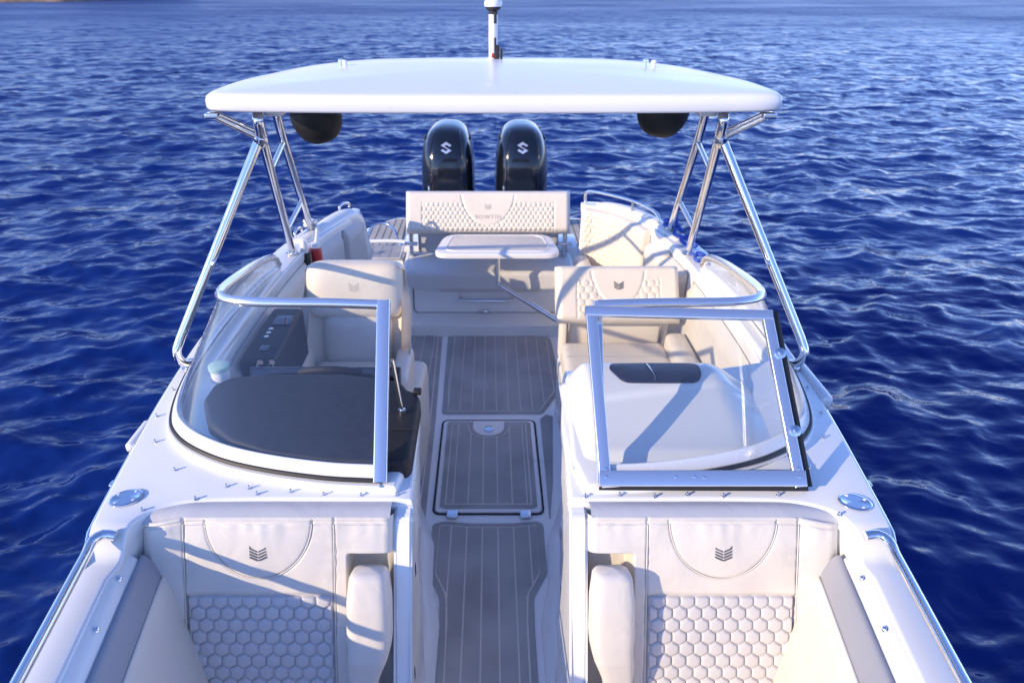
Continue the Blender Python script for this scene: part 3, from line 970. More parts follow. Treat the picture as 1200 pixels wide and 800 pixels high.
# stern: swim platform, step, rails -----------------------------------------
def stern():
    zp = 0.22
    poly = round_poly([(-1.16, 5.0), (1.16, 5.0), (1.20, 6.45), (0.95, 6.85), (0.72, 6.86), (0.66, 5.9), (-0.78, 5.9), (-0.80, 6.86), (-0.98, 6.86), (-1.25, 6.5)], 0.06)
    p = prism('swim_platform', poly, zp - 0.12, zp, 0.02, 'gel', boat)
    for pts in ([(-1.20, 5.55), (-0.80, 5.55), (-0.84, 6.80), (-0.98, 6.80), (-1.20, 6.46)], [(0.74, 5.3), (1.12, 5.3), (1.15, 6.42), (0.95, 6.78), (0.76, 6.78)]):
        planked('platform_mat', round_poly(pts, 0.03), zp + 0.001, -0.04, 0.066, boat, border=0.010, seam=0.010, mat='paleteak', smat='darkcaulk')
    prism('stern_block', [(-1.10, 4.60), (1.10, 4.60), (1.12, 5.6), (-1.12, 5.6)], -0.8, 0.10, 0.02, 'gel', boat)
    # transom bulkhead behind the bench and the step by the starboard quarter
    prism('transom_bulkhead', [(-0.70, 5.22), (0.70, 5.22), (0.72, 5.55), (-0.72, 5.55)], -0.3, 0.50, 0.03, 'gel', boat)
    st = prism('boarding_step', [(-1.06, 5.04), (-0.69, 5.04), (-0.69, 5.38), (-1.06, 5.38)], 0.0, 0.45, 0.02, 'gel', boat)
    planked('step_mat', [(-1.05, 5.05), (-0.70, 5.05), (-0.70, 5.37), (-1.05, 5.37)], 0.451, -0.04, PIT, boat, border=0.015)
    pm = planked('platform_mat', [(-1.12, 5.40), (-0.74, 5.40), (-0.74, 5.52), (-1.12, 5.52)], 0.323, -0.04, 0.066, boat, border=0.010, seam=0.010, mat='paleteak', smat='darkcaulk')
    prism('platform_step', [(-1.14, 5.39), (-0.72, 5.39), (-0.72, 5.54), (-1.14, 5.54)], 0.1, 0.322, 0.01, 'gel', boat)
    tube('boarding_rail', spline([(-1.17, 5.56, 0.24), (-1.15, 5.56, 0.40), (-1.05, 5.56, 0.42), (-0.76, 5.56, 0.42), (-0.72, 5.56, 0.38), (-0.70, 5.56, 0.24)], 5), 0.016, 'alu_white', boat, 10)
    tube('boarding_rail', spline([(-1.14, 5.80, 0.23), (-1.09, 5.95, 0.40), (-0.98, 6.02, 0.43), (-0.88, 5.95, 0.40), (-0.80, 5.75, 0.32), (-0.68, 5.70, 0.32)], 6), 0.012, 'steel', boat, 10)
    # port quarter rail and a cleat on each quarter
    tube('quarter_rail', spline([(0.70, 4.93, 0.93), (0.70, 4.92, 1.02), (0.76, 4.86, 1.045), (0.95, 4.68, 1.045), (1.07, 4.47, 1.04), (1.11, 4.38, 1.01), (1.12, 4.36, 0.94)], 6), 0.011, 'steel', boat, 10)
    tube('quarter_rail_post', [(0.985, 4.62, 0.94), (0.985, 4.62, 1.045)], 0.009, 'steel', boat, 8)
    for (x, y, z, a) in ((-1.02, 4.64, 0.985, 60), (-0.99, 5.12, 0.47, 60), (-1.23, 4.18, 0.955, 80)):
        mt = Matrix.Translation((x, y, z)) @ Matrix.Rotation(rad(a), 4, 'Z')
        tube('mooring_cleat', [mt @ Vector(v) for v in spline([(-0.05, 0, 0), (-0.045, 0, 0.03), (0, 0, 0.042), (0.045, 0, 0.03), (0.05, 0, 0)], 5)], 0.009, 'steel', boat, 8)
stern()

def horn_tops(sd):
    # rounded crown of the stern quarters
    if sd < 0: path = spline([(0.958, 4.80, 0.55), (0.957, 4.79, 0.80), (0.968, 4.74, 0.91), (1.0, 4.64, 0.965), (1.07, 4.47, 0.968), (1.13, 4.28, 0.957), (1.19, 4.05, 0.945)], 6)
    else: path = spline([(0.70, 4.90, 0.86), (0.80, 4.86, 0.945), (0.93, 4.74, 0.965), (1.06, 4.55, 0.962), (1.14, 4.35, 0.955), (1.20, 4.1, 0.945)], 6)
    w = [(-0.05, -0.10), (-0.062, -0.02), (-0.045, 0.012), (0.0, 0.022), (0.045, 0.012), (0.062, -0.02), (0.05, -0.10)]
    v, f = sweep([(sd * p.x, p.y, p.z) for p in path], w, up=(0, 0, 1))
    link('quarter_coaming', raw('quarter_coaming', v, f), 'gel', boat)
for sd in (-1, 1): horn_tops(sd)

def coaming_pads():
    # padded panels inside the starboard quarter, and along both cockpit sides
    def pad(name, path, z0, z1, th, mat, par, sd, quilt=False, nu=24, nv=10):
        P = [Vector((p[0], p[1], 0)) for p in path]
        L = [0]
        for i in range(1, len(P)): L.append(L[-1] + (P[i] - P[i - 1]).length)
        def fn(u, v):
            s = u * L[-1]
            k = 0
            while k < len(P) - 2 and L[k + 1] < s: k += 1
            t = (s - L[k]) / (L[k + 1] - L[k])
            p = P[k].lerp(P[k + 1], t); d = (P[k + 1] - P[k]).normalized()
            nrm = Vector((-d.y, d.x, 0))
            if nrm.x > 0: nrm = -nrm
            e = min(u, 1 - u) * L[-1]; g = min(v, 1 - v) * (z1 - z0)
            r = 0.025
            dd = th * math.sqrt(max(0, 1 - (1 - min(1, e / r)) ** 2)) * math.sqrt(max(0, 1 - (1 - min(1, g / r)) ** 2))
            if quilt and u < quilt and 0.08 < v < 0.92: dd += hexq(s, v * (z1 - z0), 0.045, 0.038, 0.008, 0.005) - 0.006
            q = p + nrm * dd
            return Vector((sd * q.x, q.y, z0 + (z1 - z0) * v))
        return grid(name, fn, nu, nv, mat, par)
    return pad
pad = coaming_pads()

# ------------------------------------------------------------------ starboard quarter pad (part of the boat)
def sub_path(y0, y1, sd=1):
    pts = list(inner_aft(sd))
    return [p for p in pts if y0 <= p[1] <= y1]
pad('coaming_pad', sub_path(4.0, 4.42, -1), 0.42, 0.90, 0.035, 'greyvinyl', boat, -1)
pad('coaming_pad', sub_path(4.42, 4.76, -1), 0.42, 0.90, 0.035, 'greyvinyl', boat, -1)
pad('coaming_pad', sub_path(2.55, 3.95, -1), 0.45, 0.88, 0.035, 'cream', boat, -1)
pad('coaming_pad', sub_path(2.55, 3.62), 0.42, 0.88, 0.04, 'whitevinyl', boat, 1)

# ------------------------------------------------------------------ bow seats
def bow_seat(sd, label):
    t = thing('bow_seat', (sd * 0.70, 1.3, 0.0), label, 'seat', 'seats in the bow')
    CX = 0.714
    F0 = frame((0, 1.385, 0.45), (0, 0.215, 0.50))
    F = lambda u, v, w=0.0: Vector((sd * (CX - u), *F0(0, v, w).yz)) if False else Vector((sd * (CX - u), F0(0, v, w).y, F0(0, v, w).z))
    UL, UR = -0.372, 0.412              # outboard edge, inboard edge (u grows towards the aisle)
    VT = 0.528
    nu, nv = 240, 210
    def back(a, c):
        u = UL + (UR - UL) * a
        v = -0.10 + (VT + 0.10 + 0.03) * c
        w = 0.0; over = 0.0
        lim = VT - 0.02 * sm(-0.2, UL, u)
        if v > lim:                        # roll over the top and fall away to the deck
            s = v - lim
            r = 0.010
            if s < r * 1.57:
                th = s / r
                over = r * math.sin(th); w = -r * (1 - math.cos(th))
            else:
                over = r - 0.25 * (s - r * 1.57); w = -r - (s - r * 1.57)
            vv = lim + over
        else: vv = v
        # outboard edge rounds back
        e = u - UL
        if e < 0.05: w -= 0.05 * (1 - math.sqrt(max(0, 1 - (1 - e / 0.05) ** 2)))
        e = UR - u
        if e < 0.03: w -= 0.03 * (1 - math.sqrt(max(0, 1 - (1 - e / 0.03) ** 2)))
        front = 1.0 if v < lim - 0.01 else 0.0
        # seams
        g = 0.0
        for us in (-0.232, 0.232):
            g += 0.007 * math.exp(-((u - us) / 0.0032) ** 2)
        g += 0.006 * math.exp(-((v - (lim - 0.006)) / 0.004) ** 2) * (1 if True else 0)
        if abs(u) < 0.232:
            g += 0.005 * math.exp(-((v - 0.292) / 0.004) ** 2)
            q = math.hypot(u / 0.165, (v - lim) / 0.185)
            g += 0.006 * math.exp(-(((q - 1) * 0.17) / 0.0032) ** 2) if v < lim else 0
            if q < 1 and v < lim: w += 0.010 * (1 - q * q) ** 0.5
            if v < 0.292: w -= 0.014 * sm(0.292, 0.282, v)
        elif u < -0.232: w += 0.012 * math.sin(math.pi * (u - UL) / (UL + 0.232) * -1 if False else math.pi * min(1, max(0, (u - UL) / (-0.232 - UL))))
        # recess behind the armrest
        w -= 0.085 * sm(0.268, 0.285, u) * sm(0.425, 0.405, v)
        # soft creases, and puckers that run out from the seams
        w += 0.0016 * math.sin(u * 95 + 3 * math.sin(u * 17)) * math.exp(-max(0, lim - v) / 0.035) * front
        w += 0.0014 * math.sin(v * 110 + 2 * math.sin(v * 31)) * (math.exp(-abs(u - 0.232) / 0.02) + math.exp(-abs(u + 0.232) / 0.02)) * front
        w += 0.0025 * math.sin(u * 31 + v * 9) * math.sin(v * 23 - u * 7) * front
        return F(u, vv, w - g)
    bk = grid('backrest', back, nu, nv, 'whitevinyl', t)
    # quilted panel
    def quilt(a, c):
        u = -0.228 + 0.456 * a; v = -0.10 + 0.389 * c
        e = min(a, 1 - a) * 0.456; g = (1 - c) * 0.389
        k = min(1, e / 0.008) * min(1, g / 0.008)
        return F(u, v, -0.013 + 0.004 * k + hexq(u + 0.011, v, 0.0456, 0.0385, 0.012, 0.0040) * k)
    grid('quilted_panel', quilt, 270, 220, 'quiltgrey', t)
    # grey top roll: the strip between the backrest and the deck
    def roll(a, c):
        u = UL + 0.012 + (UR - UL - 0.02) * a
        lim = VT - 0.02 * sm(-0.2, UL, u)
        p = F(u, lim + 0.006, -0.004)
        k = sm(-0.2, UL, u)
        y1, z1 = 1.692 - 0.035 * k, 0.932
        h = 0.014 * math.sin(math.pi * min(1, c * 1.05))
        return Vector((p.x, p.y * (1 - c) + y1 * c, p.z * (1 - c) + z1 * c + h))
    grid('top_roll', roll, 40, 8, 'greyvinyl', t)
    # stitches along the top seam
    vs, fs = [], []
    u = UL + 0.03
    while u < UR - 0.03:
        lim = VT - 0.02 * sm(-0.2, UL, u)
        p = [F(u, lim - 0.015, 0.0012), F(u + 0.0045, lim - 0.015, 0.0012), F(u + 0.0045, lim - 0.013, 0.0012), F(u, lim - 0.013, 0.0012)]
        k = len(vs); vs += p; fs.append((k, k + 1, k + 2, k + 3)); u += 0.0085
    tag(link('stitching', raw('stitching', vs, fs), 'thread', t), kind='stuff')
    # piping along the seams
    for us in (-0.232, 0.232):
        v_, f_ = sweep([F(us, vv, -0.0005) for vv in np.linspace(-0.10, VT - 0.012, 40)], circ(0.0022, 8))
        link('piping', raw('piping', v_, f_), 'whitevinyl', t)
    v_, f_ = sweep([F(0.165 * math.cos(q), VT + 0.185 * math.sin(q), 0.0) for q in np.linspace(math.pi + 0.06, 2 * math.pi - 0.06, 50)], circ(0.0022, 8))
    link('piping', raw('piping', v_, f_), 'whitevinyl', t)
    emblem('emblem', lambda a, c, w=0: F(a, c, w), 0.0, 0.425, 0.0255, 'emblem', t, 0.0092)
    # armrest: a padded club that hangs in the recess
    def arm(a, c):
        ang = 2 * math.pi * a
        tt = c
        v = 0.392 - 0.46 * tt
        wd = interp([(0, 0.0), (0.005, 0.035), (0.02, 0.050), (0.05, 0.058), (0.2, 0.066), (0.45, 0.067), (0.62, 0.060), (0.76, 0.046), (0.82, 0.042), (1.0, 0.042)], tt)
        dp = interp([(0, 0.0), (0.005, 0.030), (0.02, 0.044), (0.05, 0.054), (0.25, 0.063), (0.6, 0.060), (0.74, 0.044), (0.8, 0.034), (1.0, 0.034)], tt)
        cu = 0.345 - 0.02 * sm(0.5, 0.8, tt)
        cs, sn = math.cos(ang), math.sin(ang)
        q = 0.50
        return F(cu + wd * math.copysign(abs(cs) ** q, cs), v, 0.030 + dp * math.copysign(abs(sn) ** q, sn))
    ar = grid('armrest', arm, 48, 80, 'whitevinyl', t, closed_u=True)
    for uu in (0.29, 0.375):
        p = F(uu, 0.10, 0.0)
        mt = Matrix.Translation(p) @ Vector((1, 0, 0)).to_track_quat('Z', 'Y').to_matrix().to_4x4()
        lathe('armrest_pivot', [(0.012, -0.008), (0.012, 0.008), (0.006, 0.010)], 'steel', ar, mt, 14)
    # white side plate between the seat and the aisle
    pts = [(1.70, 0.0), (1.70, 0.925), (1.64, 0.928), (1.615, 0.915), (1.37, 0.43), (1.30, 0.37), (0.3, 0.37), (0.3, 0.0)]
    bm = bmesh.new()
    A = [bm.verts.new((sd * 0.245, y, z)) for y, z in pts]; B = [bm.verts.new((sd * 0.302, y, z)) for y, z in pts]
    n = len(pts)
    bm.faces.new(A); bm.faces.new(B[::-1])
    for i in range(n): bm.faces.new((A[i], B[i], B[(i + 1) % n], A[(i + 1) % n]))
    bmesh.ops.bevel(bm, geom=list(bm.edges), offset=0.008, segments=3, affect='EDGES')
    link('side_plate', from_bm('side_plate', bm, True, 35), 'gel', t)
    # seat base and cushion (run out under the picture)
    prism('seat_base', [(sd * 0.31, 0.3), (sd * 0.31, 1.60), (sd * 1.0, 1.60), (sd * 0.80, 0.3)][::-sd], 0.0, 0.30, 0.01, 'gel', t)
    prism('seat_cushion', [(sd * 0.31, 0.3), (sd * 0.31, 1.36), (sd * 1.0, 1.36), (sd * 0.78, 0.3)][::-sd], 0.30, 0.40, 0.03, 'whitevinyl', t, seg=4)
    # side cushion: a grey roll under the gunwale and a cream panel below it
    def strip(name, offs, mat, y0, y1, n=50):
        Q = spline([(p[0], p[1], 0) for p in offs], 4)
        m = len(Q) - 1
        def fn(uu, vv):
            y = y0 + (y1 - y0) * uu
            q = Q[min(m, int(round(vv * m)))]
            return Vector((sd * max(0.02, b(y) - q.x), y, zd(y) - 0.058 + q.y))
        return grid(name, fn, n, m, mat, t)
    strip('side_roll', [(0.134, -0.05), (0.140, -0.042), (0.155, -0.047), (0.180, -0.085), (0.190, -0.11), (0.189, -0.125)], 'sidegrey', -0.6, 1.535)
    strip('side_cushion', [(0.188, -0.118), (0.196, -0.112), (0.215, -0.15), (0.245, -0.26), (0.29, -0.42), (0.33, -0.60)], 'cream', -0.6, 1.545)
    v, f = sweep([(sd * (b(y) - 0.1935), y, zd(y) - 0.172) for y in np.linspace(-0.6, 1.53, 40)], circ(0.004, 8))
    link('piping', raw('piping', v, f), 'whitevinyl', t)
    return t
bow_seat(-1, 'bow seat half in shade, left of the aisle, in front of the black dash')
bow_seat(1, 'sunlit bow seat right of the aisle, below the folded windshield door')

# ------------------------------------------------------------------ helm seat
def helm_seat():
    t = thing('helm_seat', (-0.72, 3.1, 0.0), 'cream bucket seat for the helmsman behind the left windshield', 'seat')
    cx = -0.73
    prism('pedestal', round_poly([(cx - 0.25, 2.95), (cx + 0.35, 2.85), (cx + 0.37, 3.45), (cx - 0.25, 3.45)], 0.06), 0.0, 0.46, 0.04, 'cream', t, seg=4)
    F = frame((cx, 3.32, 0.50), (0, 0.16, 0.60))
    # upholstered shell that wraps the sides
    def shell(a, c):
        s = -1 + 2 * a
        ang = s * rad(98)
        v = 0.63 * c - 0.10
        W = 0.300 - 0.030 * sm(0.30, 0.50, v) + 0.015 * sm(0.2, -0.1, v)
        D = 0.30 * (1 - 0.70 * sm(-0.05, 0.44, v))
        u = W * math.copysign(abs(math.sin(ang)) ** 0.55, math.sin(ang))
        w = D * (1 - abs(math.cos(ang)) ** 0.6 * (1 if abs(s) < 0.92 else 1)) - 0.06
        return F(u, v, w)
    vs, fs = [], []
    nu, nv = 48, 18
    for j in range(nv + 1):
        ringp = [shell(i / nu, j / nv) for i in range(nu + 1)]
        cen = F(0, 0.63 * j / nv - 0.10, 0.10)
        inn = [cen + (p - cen) * (1 - 0.05 / max(0.08, (p - cen).length)) + Vector((0, 0, 0.02 if j == nv else 0)) for p in ringp]
        vs += ringp + inn[::-1]
    k = 2 * (nu + 1)
    for j in range(nv):
        for i in range(k): fs.append((j * k + i, j * k + (i + 1) % k, (j + 1) * k + (i + 1) % k, (j + 1) * k + i))
    for j in (0, nv):
        for i in range(nu): fs.append((j * k + i, j * k + i + 1, j * k + k - 2 - i, j * k + k - 1 - i))
    link('seat_shell', raw('seat_shell', vs, fs), 'cream', t)
    # head cushion
    def pillow(name, u0, u1, v0, v1, th, mat, r=0.05, w0=0.0, k=2.6, quilt=None):
        def fn(a, c):
            ang = 2 * math.pi * a
            cs, sn = math.cos(ang), math.sin(ang)
            rr = min(1, c * 1.15)
            px = math.copysign(abs(cs) ** (2 / 6), cs); py = math.copysign(abs(sn) ** (2 / 6), sn)
            h = math.sqrt(max(0, 1 - rr ** 5)) if c < 0.87 else 0
            s = 1 - rr if False else rr
            u = (u0 + u1) / 2 + (u1 - u0) / 2 * px * s; v = (v0 + v1) / 2 + (v1 - v0) / 2 * py * s
            w = th * h if c < 0.87 else -0.05 * (c - 0.87) / 0.13
            return F(u, v, w0 + w)
        return grid(name, fn, 64, 30, mat, t, closed_u=True)
    pillow('head_cushion', -0.275, 0.262, 0.26, 0.575, 0.085, 'cream', w0=0.0)
    pillow('back_cushion', -0.19, 0.19, -0.02, 0.30, 0.075, 'whitevinyl', w0=0.0)
    emblem('emblem', F, 0.0, 0.44, 0.026, 'emblem_pale', t, 0.0845)
    rbox('seat_cushion', (cx, 3.06, 0.50), (0.42, 0.40, 0.13), 0.05, 'cream', t, seg=4)
    for x in (-0.295, 0.295):
        rbox('side_bolster', (cx + x * 0.92, 3.08, 0.55), (0.09, 0.36, 0.20), 0.04, 'cream', t, seg=4)
helm_seat()

# ------------------------------------------------------------------ upholstered slab with quilting (companion seat, bench)
def quilted_back(name, F, hw, v0, v1, th, t, pu, pv, qw, qv0, qv1, dip, mat='cream', res=0.006, qmat=None, amp=0.008, dipc=1.0):
    """a padded back: rounded rectangle front with hexagonal quilting and a plain scallop in the middle"""
    H = v1 - v0
    nu = int(2 * hw / res); nv = int(H / res)
    def fn(a, c):
        u = -hw + 2 * hw * a; v = v0 + H * c
        e = min(a, 1 - a) * 2 * hw; g = min(c, 1 - c) * H
        r = 0.04
        k = math.sqrt(max(0, 1 - (1 - min(1, e / r)) ** 2)) * math.sqrt(max(0, 1 - (1 - min(1, g / r)) ** 2))
        w = th * k
        q = math.hypot(u / dip[0], (v - v1) / dip[1]) if dip else 9
        inq = abs(u) < qw and qv0 < v < qv1 and q > 1
        if inq: w += hexq(u, v, pu, pv, amp, 0.006) - amp * 0.8
        gr = 0.0
        if qv0 - 0.01 < v < qv1 + 0.01 and q > 1: gr += 0.006 * math.exp(-((abs(u) - qw) / 0.005) ** 2)
        if dip and v < v1 - 0.04: gr += 0.007 * math.exp(-((q - 1) * dip[0] / 0.006) ** 2)
        return F(u, v, w - gr)
    fr = grid(name, fn, nu, nv, mat, t)
    # its back: a rounded shell
    def bk(a, c):
        u = -hw + 2 * hw * a; v = v0 + H * c
        e = min(a, 1 - a) * 2 * hw; g = min(c, 1 - c) * H
        r = 0.04
        k = math.sqrt(max(0, 1 - (1 - min(1, e / r)) ** 2)) * math.sqrt(max(0, 1 - (1 - min(1, g / r)) ** 2))
        return F(u, v, -th * 0.6 * k)
    grid('back_shell', bk, 60, 20, mat, fr)
    return fr

def companion():
    t = thing('companion_seat', (0.72, 3.2, 0.0), 'cream companion seat with quilted emblem backrest behind the folded windshield door', 'seat')
    cx = 0.725
    F = frame((cx, 3.50, 0.66), (0, 0.20, 0.27))
    quilted_back('backrest', F, 0.355, 0.0, 0.335, 0.07, t, 0.047, 0.037, 0.235, 0.03, 0.245, (0.155, 0.25), amp=0.010, res=0.005)
    emblem('emblem', F, 0.0, 0.205, 0.026, 'emblem', t, 0.0725)
    prism('seat_base', round_poly([(0.40, 2.78), (1.10, 2.78), (1.10, 3.62), (0.40, 3.62)], 0.05), 0.0, 0.40, 0.02, 'gel', t, seg=3)
    rbox('seat_cushion', (cx - 0.02, 3.16, 0.47), (0.60, 0.70, 0.15), 0.05, 'cream', t, seg=5)
    rbox('front_bolster', (cx - 0.26, 2.86, 0.40), (0.16, 0.20, 0.22), 0.06, 'cream', t, seg=5)
    rbox('side_bolster', (1.055, 3.12, 0.50), (0.12, 0.74, 0.24), 0.05, 'whitevinyl', t, seg=5)
    rbox('back_base', (cx, 3.62, 0.53), (0.64, 0.10, 0.32), 0.04, 'cream', t, seg=4)
    for dx in (-0.27, 0.27):
        tube('hinge_post', [(cx + dx, 3.58, 0.42), (cx + dx, 3.56, 0.72)], 0.013, 'steel', t, 10)
    for y in (2.98, 3.32):
        tube('seam', [(cx - 0.30, y, 0.5465), (cx + 0.26, y, 0.5465)], 0.0022, 'thread', t, 6)
companion()

# ------------------------------------------------------------------ aft lounge on the port quarter
def lounge():
    t = thing('corner_lounge', (0.95, 4.4, 0.0), 'sunlit cream corner lounge curving round the right stern quarter', 'lounge')
    poly = [(0.66, 4.82), (0.67, 4.1), (0.64, 3.74), (1.11, 3.74), (1.08, 4.15), (1.0, 4.44), (0.90, 4.62), (0.78, 4.78)]
    prism('seat_base', round_poly(poly[::-1], 0.02), 0.0, 0.34, 0.01, 'gel', t)
    prism('seat_cushion', round_poly(poly[::-1], 0.03), 0.34, 0.45, 0.03, 'cream', t, seg=4)
    pad('quilted_back', sub_path(4.28, 4.86), 0.44, 0.935, 0.055, 'quiltcream', t, 1, quilt=0.8, nu=150, nv=100)
    pad('back_roll', sub_path(4.02, 4.30), 0.44, 0.90, 0.075, 'whitevinyl', t, 1)
    pad('back_roll', sub_path(3.68, 4.04), 0.44, 0.88, 0.085, 'whitevinyl', t, 1)
    # a raised end bolster beside the bench
    def f(u, v):
        a = 2 * math.pi * v
        p = Vector((0.665, 4.80, 0.52)).lerp(Vector((0.70, 4.22, 0.50)), u)
        e = min(1, min(u, 1 - u) * 8)
        r = math.sqrt(max(0.0, 1 - (1 - e) ** 2))
        return p + Vector((0.060 * r * math.copysign(abs(math.cos(a)) ** 0.7, math.cos(a)), 0, 0.085 * r * math.copysign(abs(math.sin(a)) ** 0.7, math.sin(a))))
    grid('end_bolster', f, 24, 20, 'cream', t)
lounge()

# ------------------------------------------------------------------ rear bench
def bench():
    cx = -0.02
    t = thing('rear_bench', (cx, 5.0, 0.0), 'quilted cream rear bench with lettering, across the stern before the engines', 'bench')
    base = round_poly([(cx - 0.64, 4.84), (cx + 0.64, 4.84), (cx + 0.66, 5.21), (cx - 0.66, 5.21)], [0.10, 0.02, 0.02, 0.02], 6)
    prism('bench_base', base, 0.0, 0.33, 0.02, 'liner', t, seg=3)
    # raised front locker door and its lower lip
    prism('base_plinth', round_poly([(cx - 0.68, 4.74), (cx + 0.68, 4.74), (cx + 0.68, 4.84), (cx - 0.68, 4.84)], 0.01), 0.0, 0.09, 0.03, 'liner', t, seg=4)
    bm = rbox_bm(1.16, 0.03, 0.235, 0.012, 3)
    bm.transform(Matrix.Translation((cx, 4.835, 0.215)))
    door = link('locker_door', from_bm('locker_door', bm, True, 40), 'liner', t)
    tube('door_groove', [(cx - 0.575, 4.822, 0.32), (cx - 0.575, 4.822, 0.12), (cx - 0.55, 4.822, 0.098), (cx + 0.55, 4.822, 0.098), (cx + 0.575, 4.822, 0.12), (cx + 0.575, 4.822, 0.32)], 0.005, 'rubber', door, 6)
    tube('grab_handle', spline([(-0.235, 4.815, 0.235), (-0.225, 4.775, 0.232), (-0.19, 4.765, 0.228), (0.12, 4.765, 0.228), (0.155, 4.775, 0.232), (0.165, 4.815, 0.235)], 5), 0.012, 'steel', door, 10)
    rbox('latch_plate', (-0.045, 4.812, 0.115), (0.06, 0.012, 0.02), 0.003, 'steel', door)
    rbox('latch_lever', (-0.045, 4.735, 0.062), (0.022, 0.02, 0.055), 0.005, 'rubber', door)
    rbox('latch_knob', (-0.045, 4.73, 0.066), (0.055, 0.02, 0.02), 0.006, 'steel', door)
    # seat cushion overhanging the front
    seat = round_poly([(cx - 0.65, 4.74), (cx + 0.66, 4.74), (cx + 0.66, 5.20), (cx - 0.66, 5.20)], [0.16, 0.05, 0.02, 0.02], 8)
    prism('seat_cushion', seat, 0.335, 0.47, 0.035, 'benchvinyl', t, seg=5)
    rbox('front_flap', (cx + 0.02, 4.80, 0.315), (0.78, 0.03, 0.05), 0.008, 'benchvinyl', t)
    F = frame((cx, 5.03, 0.67), (0, 0.14, 0.28))
    quilted_back('backrest', F, 0.63, 0.0, 0.325, 0.07, t, 0.037, 0.030, 0.50, 0.015, 0.225, (0.205, 0.270), amp=0.011, res=0.0042)
    emblem('emblem', F, 0.0, 0.195, 0.024, 'emblem_pale', t, 0.0705)
    cu = bpy.data.curves.new('lettering', 'FONT')
    cu.body = 'BOWTIH'; cu.size = 0.043; cu.align_x = 'CENTER'; cu.extrude = 0.0008; cu.space_character = 1.25
    to = bpy.data.objects.new('lettering_source', cu); COL.objects.link(to)
    dg = bpy.context.evaluated_depsgraph_get()
    me = bpy.data.meshes.new_from_object(to.evaluated_get(dg))
    bpy.data.objects.remove(to)
    for v in me.vertices: v.co = F(v.co.x, 0.105 + v.co.y, 0.0712 + v.co.z)
    me.materials.clear()
    link('lettering', me, 'emblem_pale', t)
    for x in (cx - 0.60, cx + 0.60):
        rbox('hinge_bracket', (x, 5.10, 0.56), (0.03, 0.08, 0.22), 0.008, 'steel', t)
        tube('hinge_pin', [(x - 0.05, 5.06, 0.58), (x + 0.05, 5.06, 0.58)], 0.016, 'steel', t, 12)
    rbox('under_back_beam', (cx, 5.13, 0.57), (1.10, 0.06, 0.16), 0.02, 'greyvinyl', t)
bench()

# ------------------------------------------------------------------ table
def table():
    t = thing('cockpit_table', (0.05, 4.6, 0.0), 'white oval-cornered table on a bent steel arm in front of the rear bench', 'table')
    cx = 0.045
    top = round_poly([(cx - 0.455, 4.50), (cx + 0.455, 4.50), (cx + 0.40, 4.93), (cx - 0.385, 4.93)], 0.12, 8)
    tp = prism('table_top', top, 0.672, 0.705, 0.012, 'gel_top', t, seg=3)
    ins = round_poly([(cx - 0.375, 4.555), (cx + 0.375, 4.555), (cx + 0.335, 4.885), (cx - 0.325, 4.885)], 0.09, 8)
    prism('inlay', ins, 0.703, 0.7075, 0.002, 'whitevinyl', tp)
    tube('inlay_rim', [(x, y, 0.7065) for x, y in ins], 0.005, 'gel_top', tp, 6, closed=True)
    tube('arm', spline([(0.05, 4.60, 0.675), (0.05, 4.57, 0.52)], 4)[:-1] + spline([(0.05, 4.57, 0.52), (0.051, 4.565, 0.47), (0.07, 4.553, 0.445), (0.30, 4.42, 0.35), (0.53, 4.29, 0.25), (0.645, 4.22, 0.20)], 4), 0.019, 'steel', t, 12)
    lathe('arm_flange', [(0.05, -0.008), (0.05, 0.0), (0.03, 0.004)], 'steel', t, Matrix.Translation((0.05, 4.60, 0.664)), 18)
    rbox('arm_socket', (0.638, 4.225, 0.20), (0.03, 0.09, 0.10), 0.01, 'steel', t)
table()

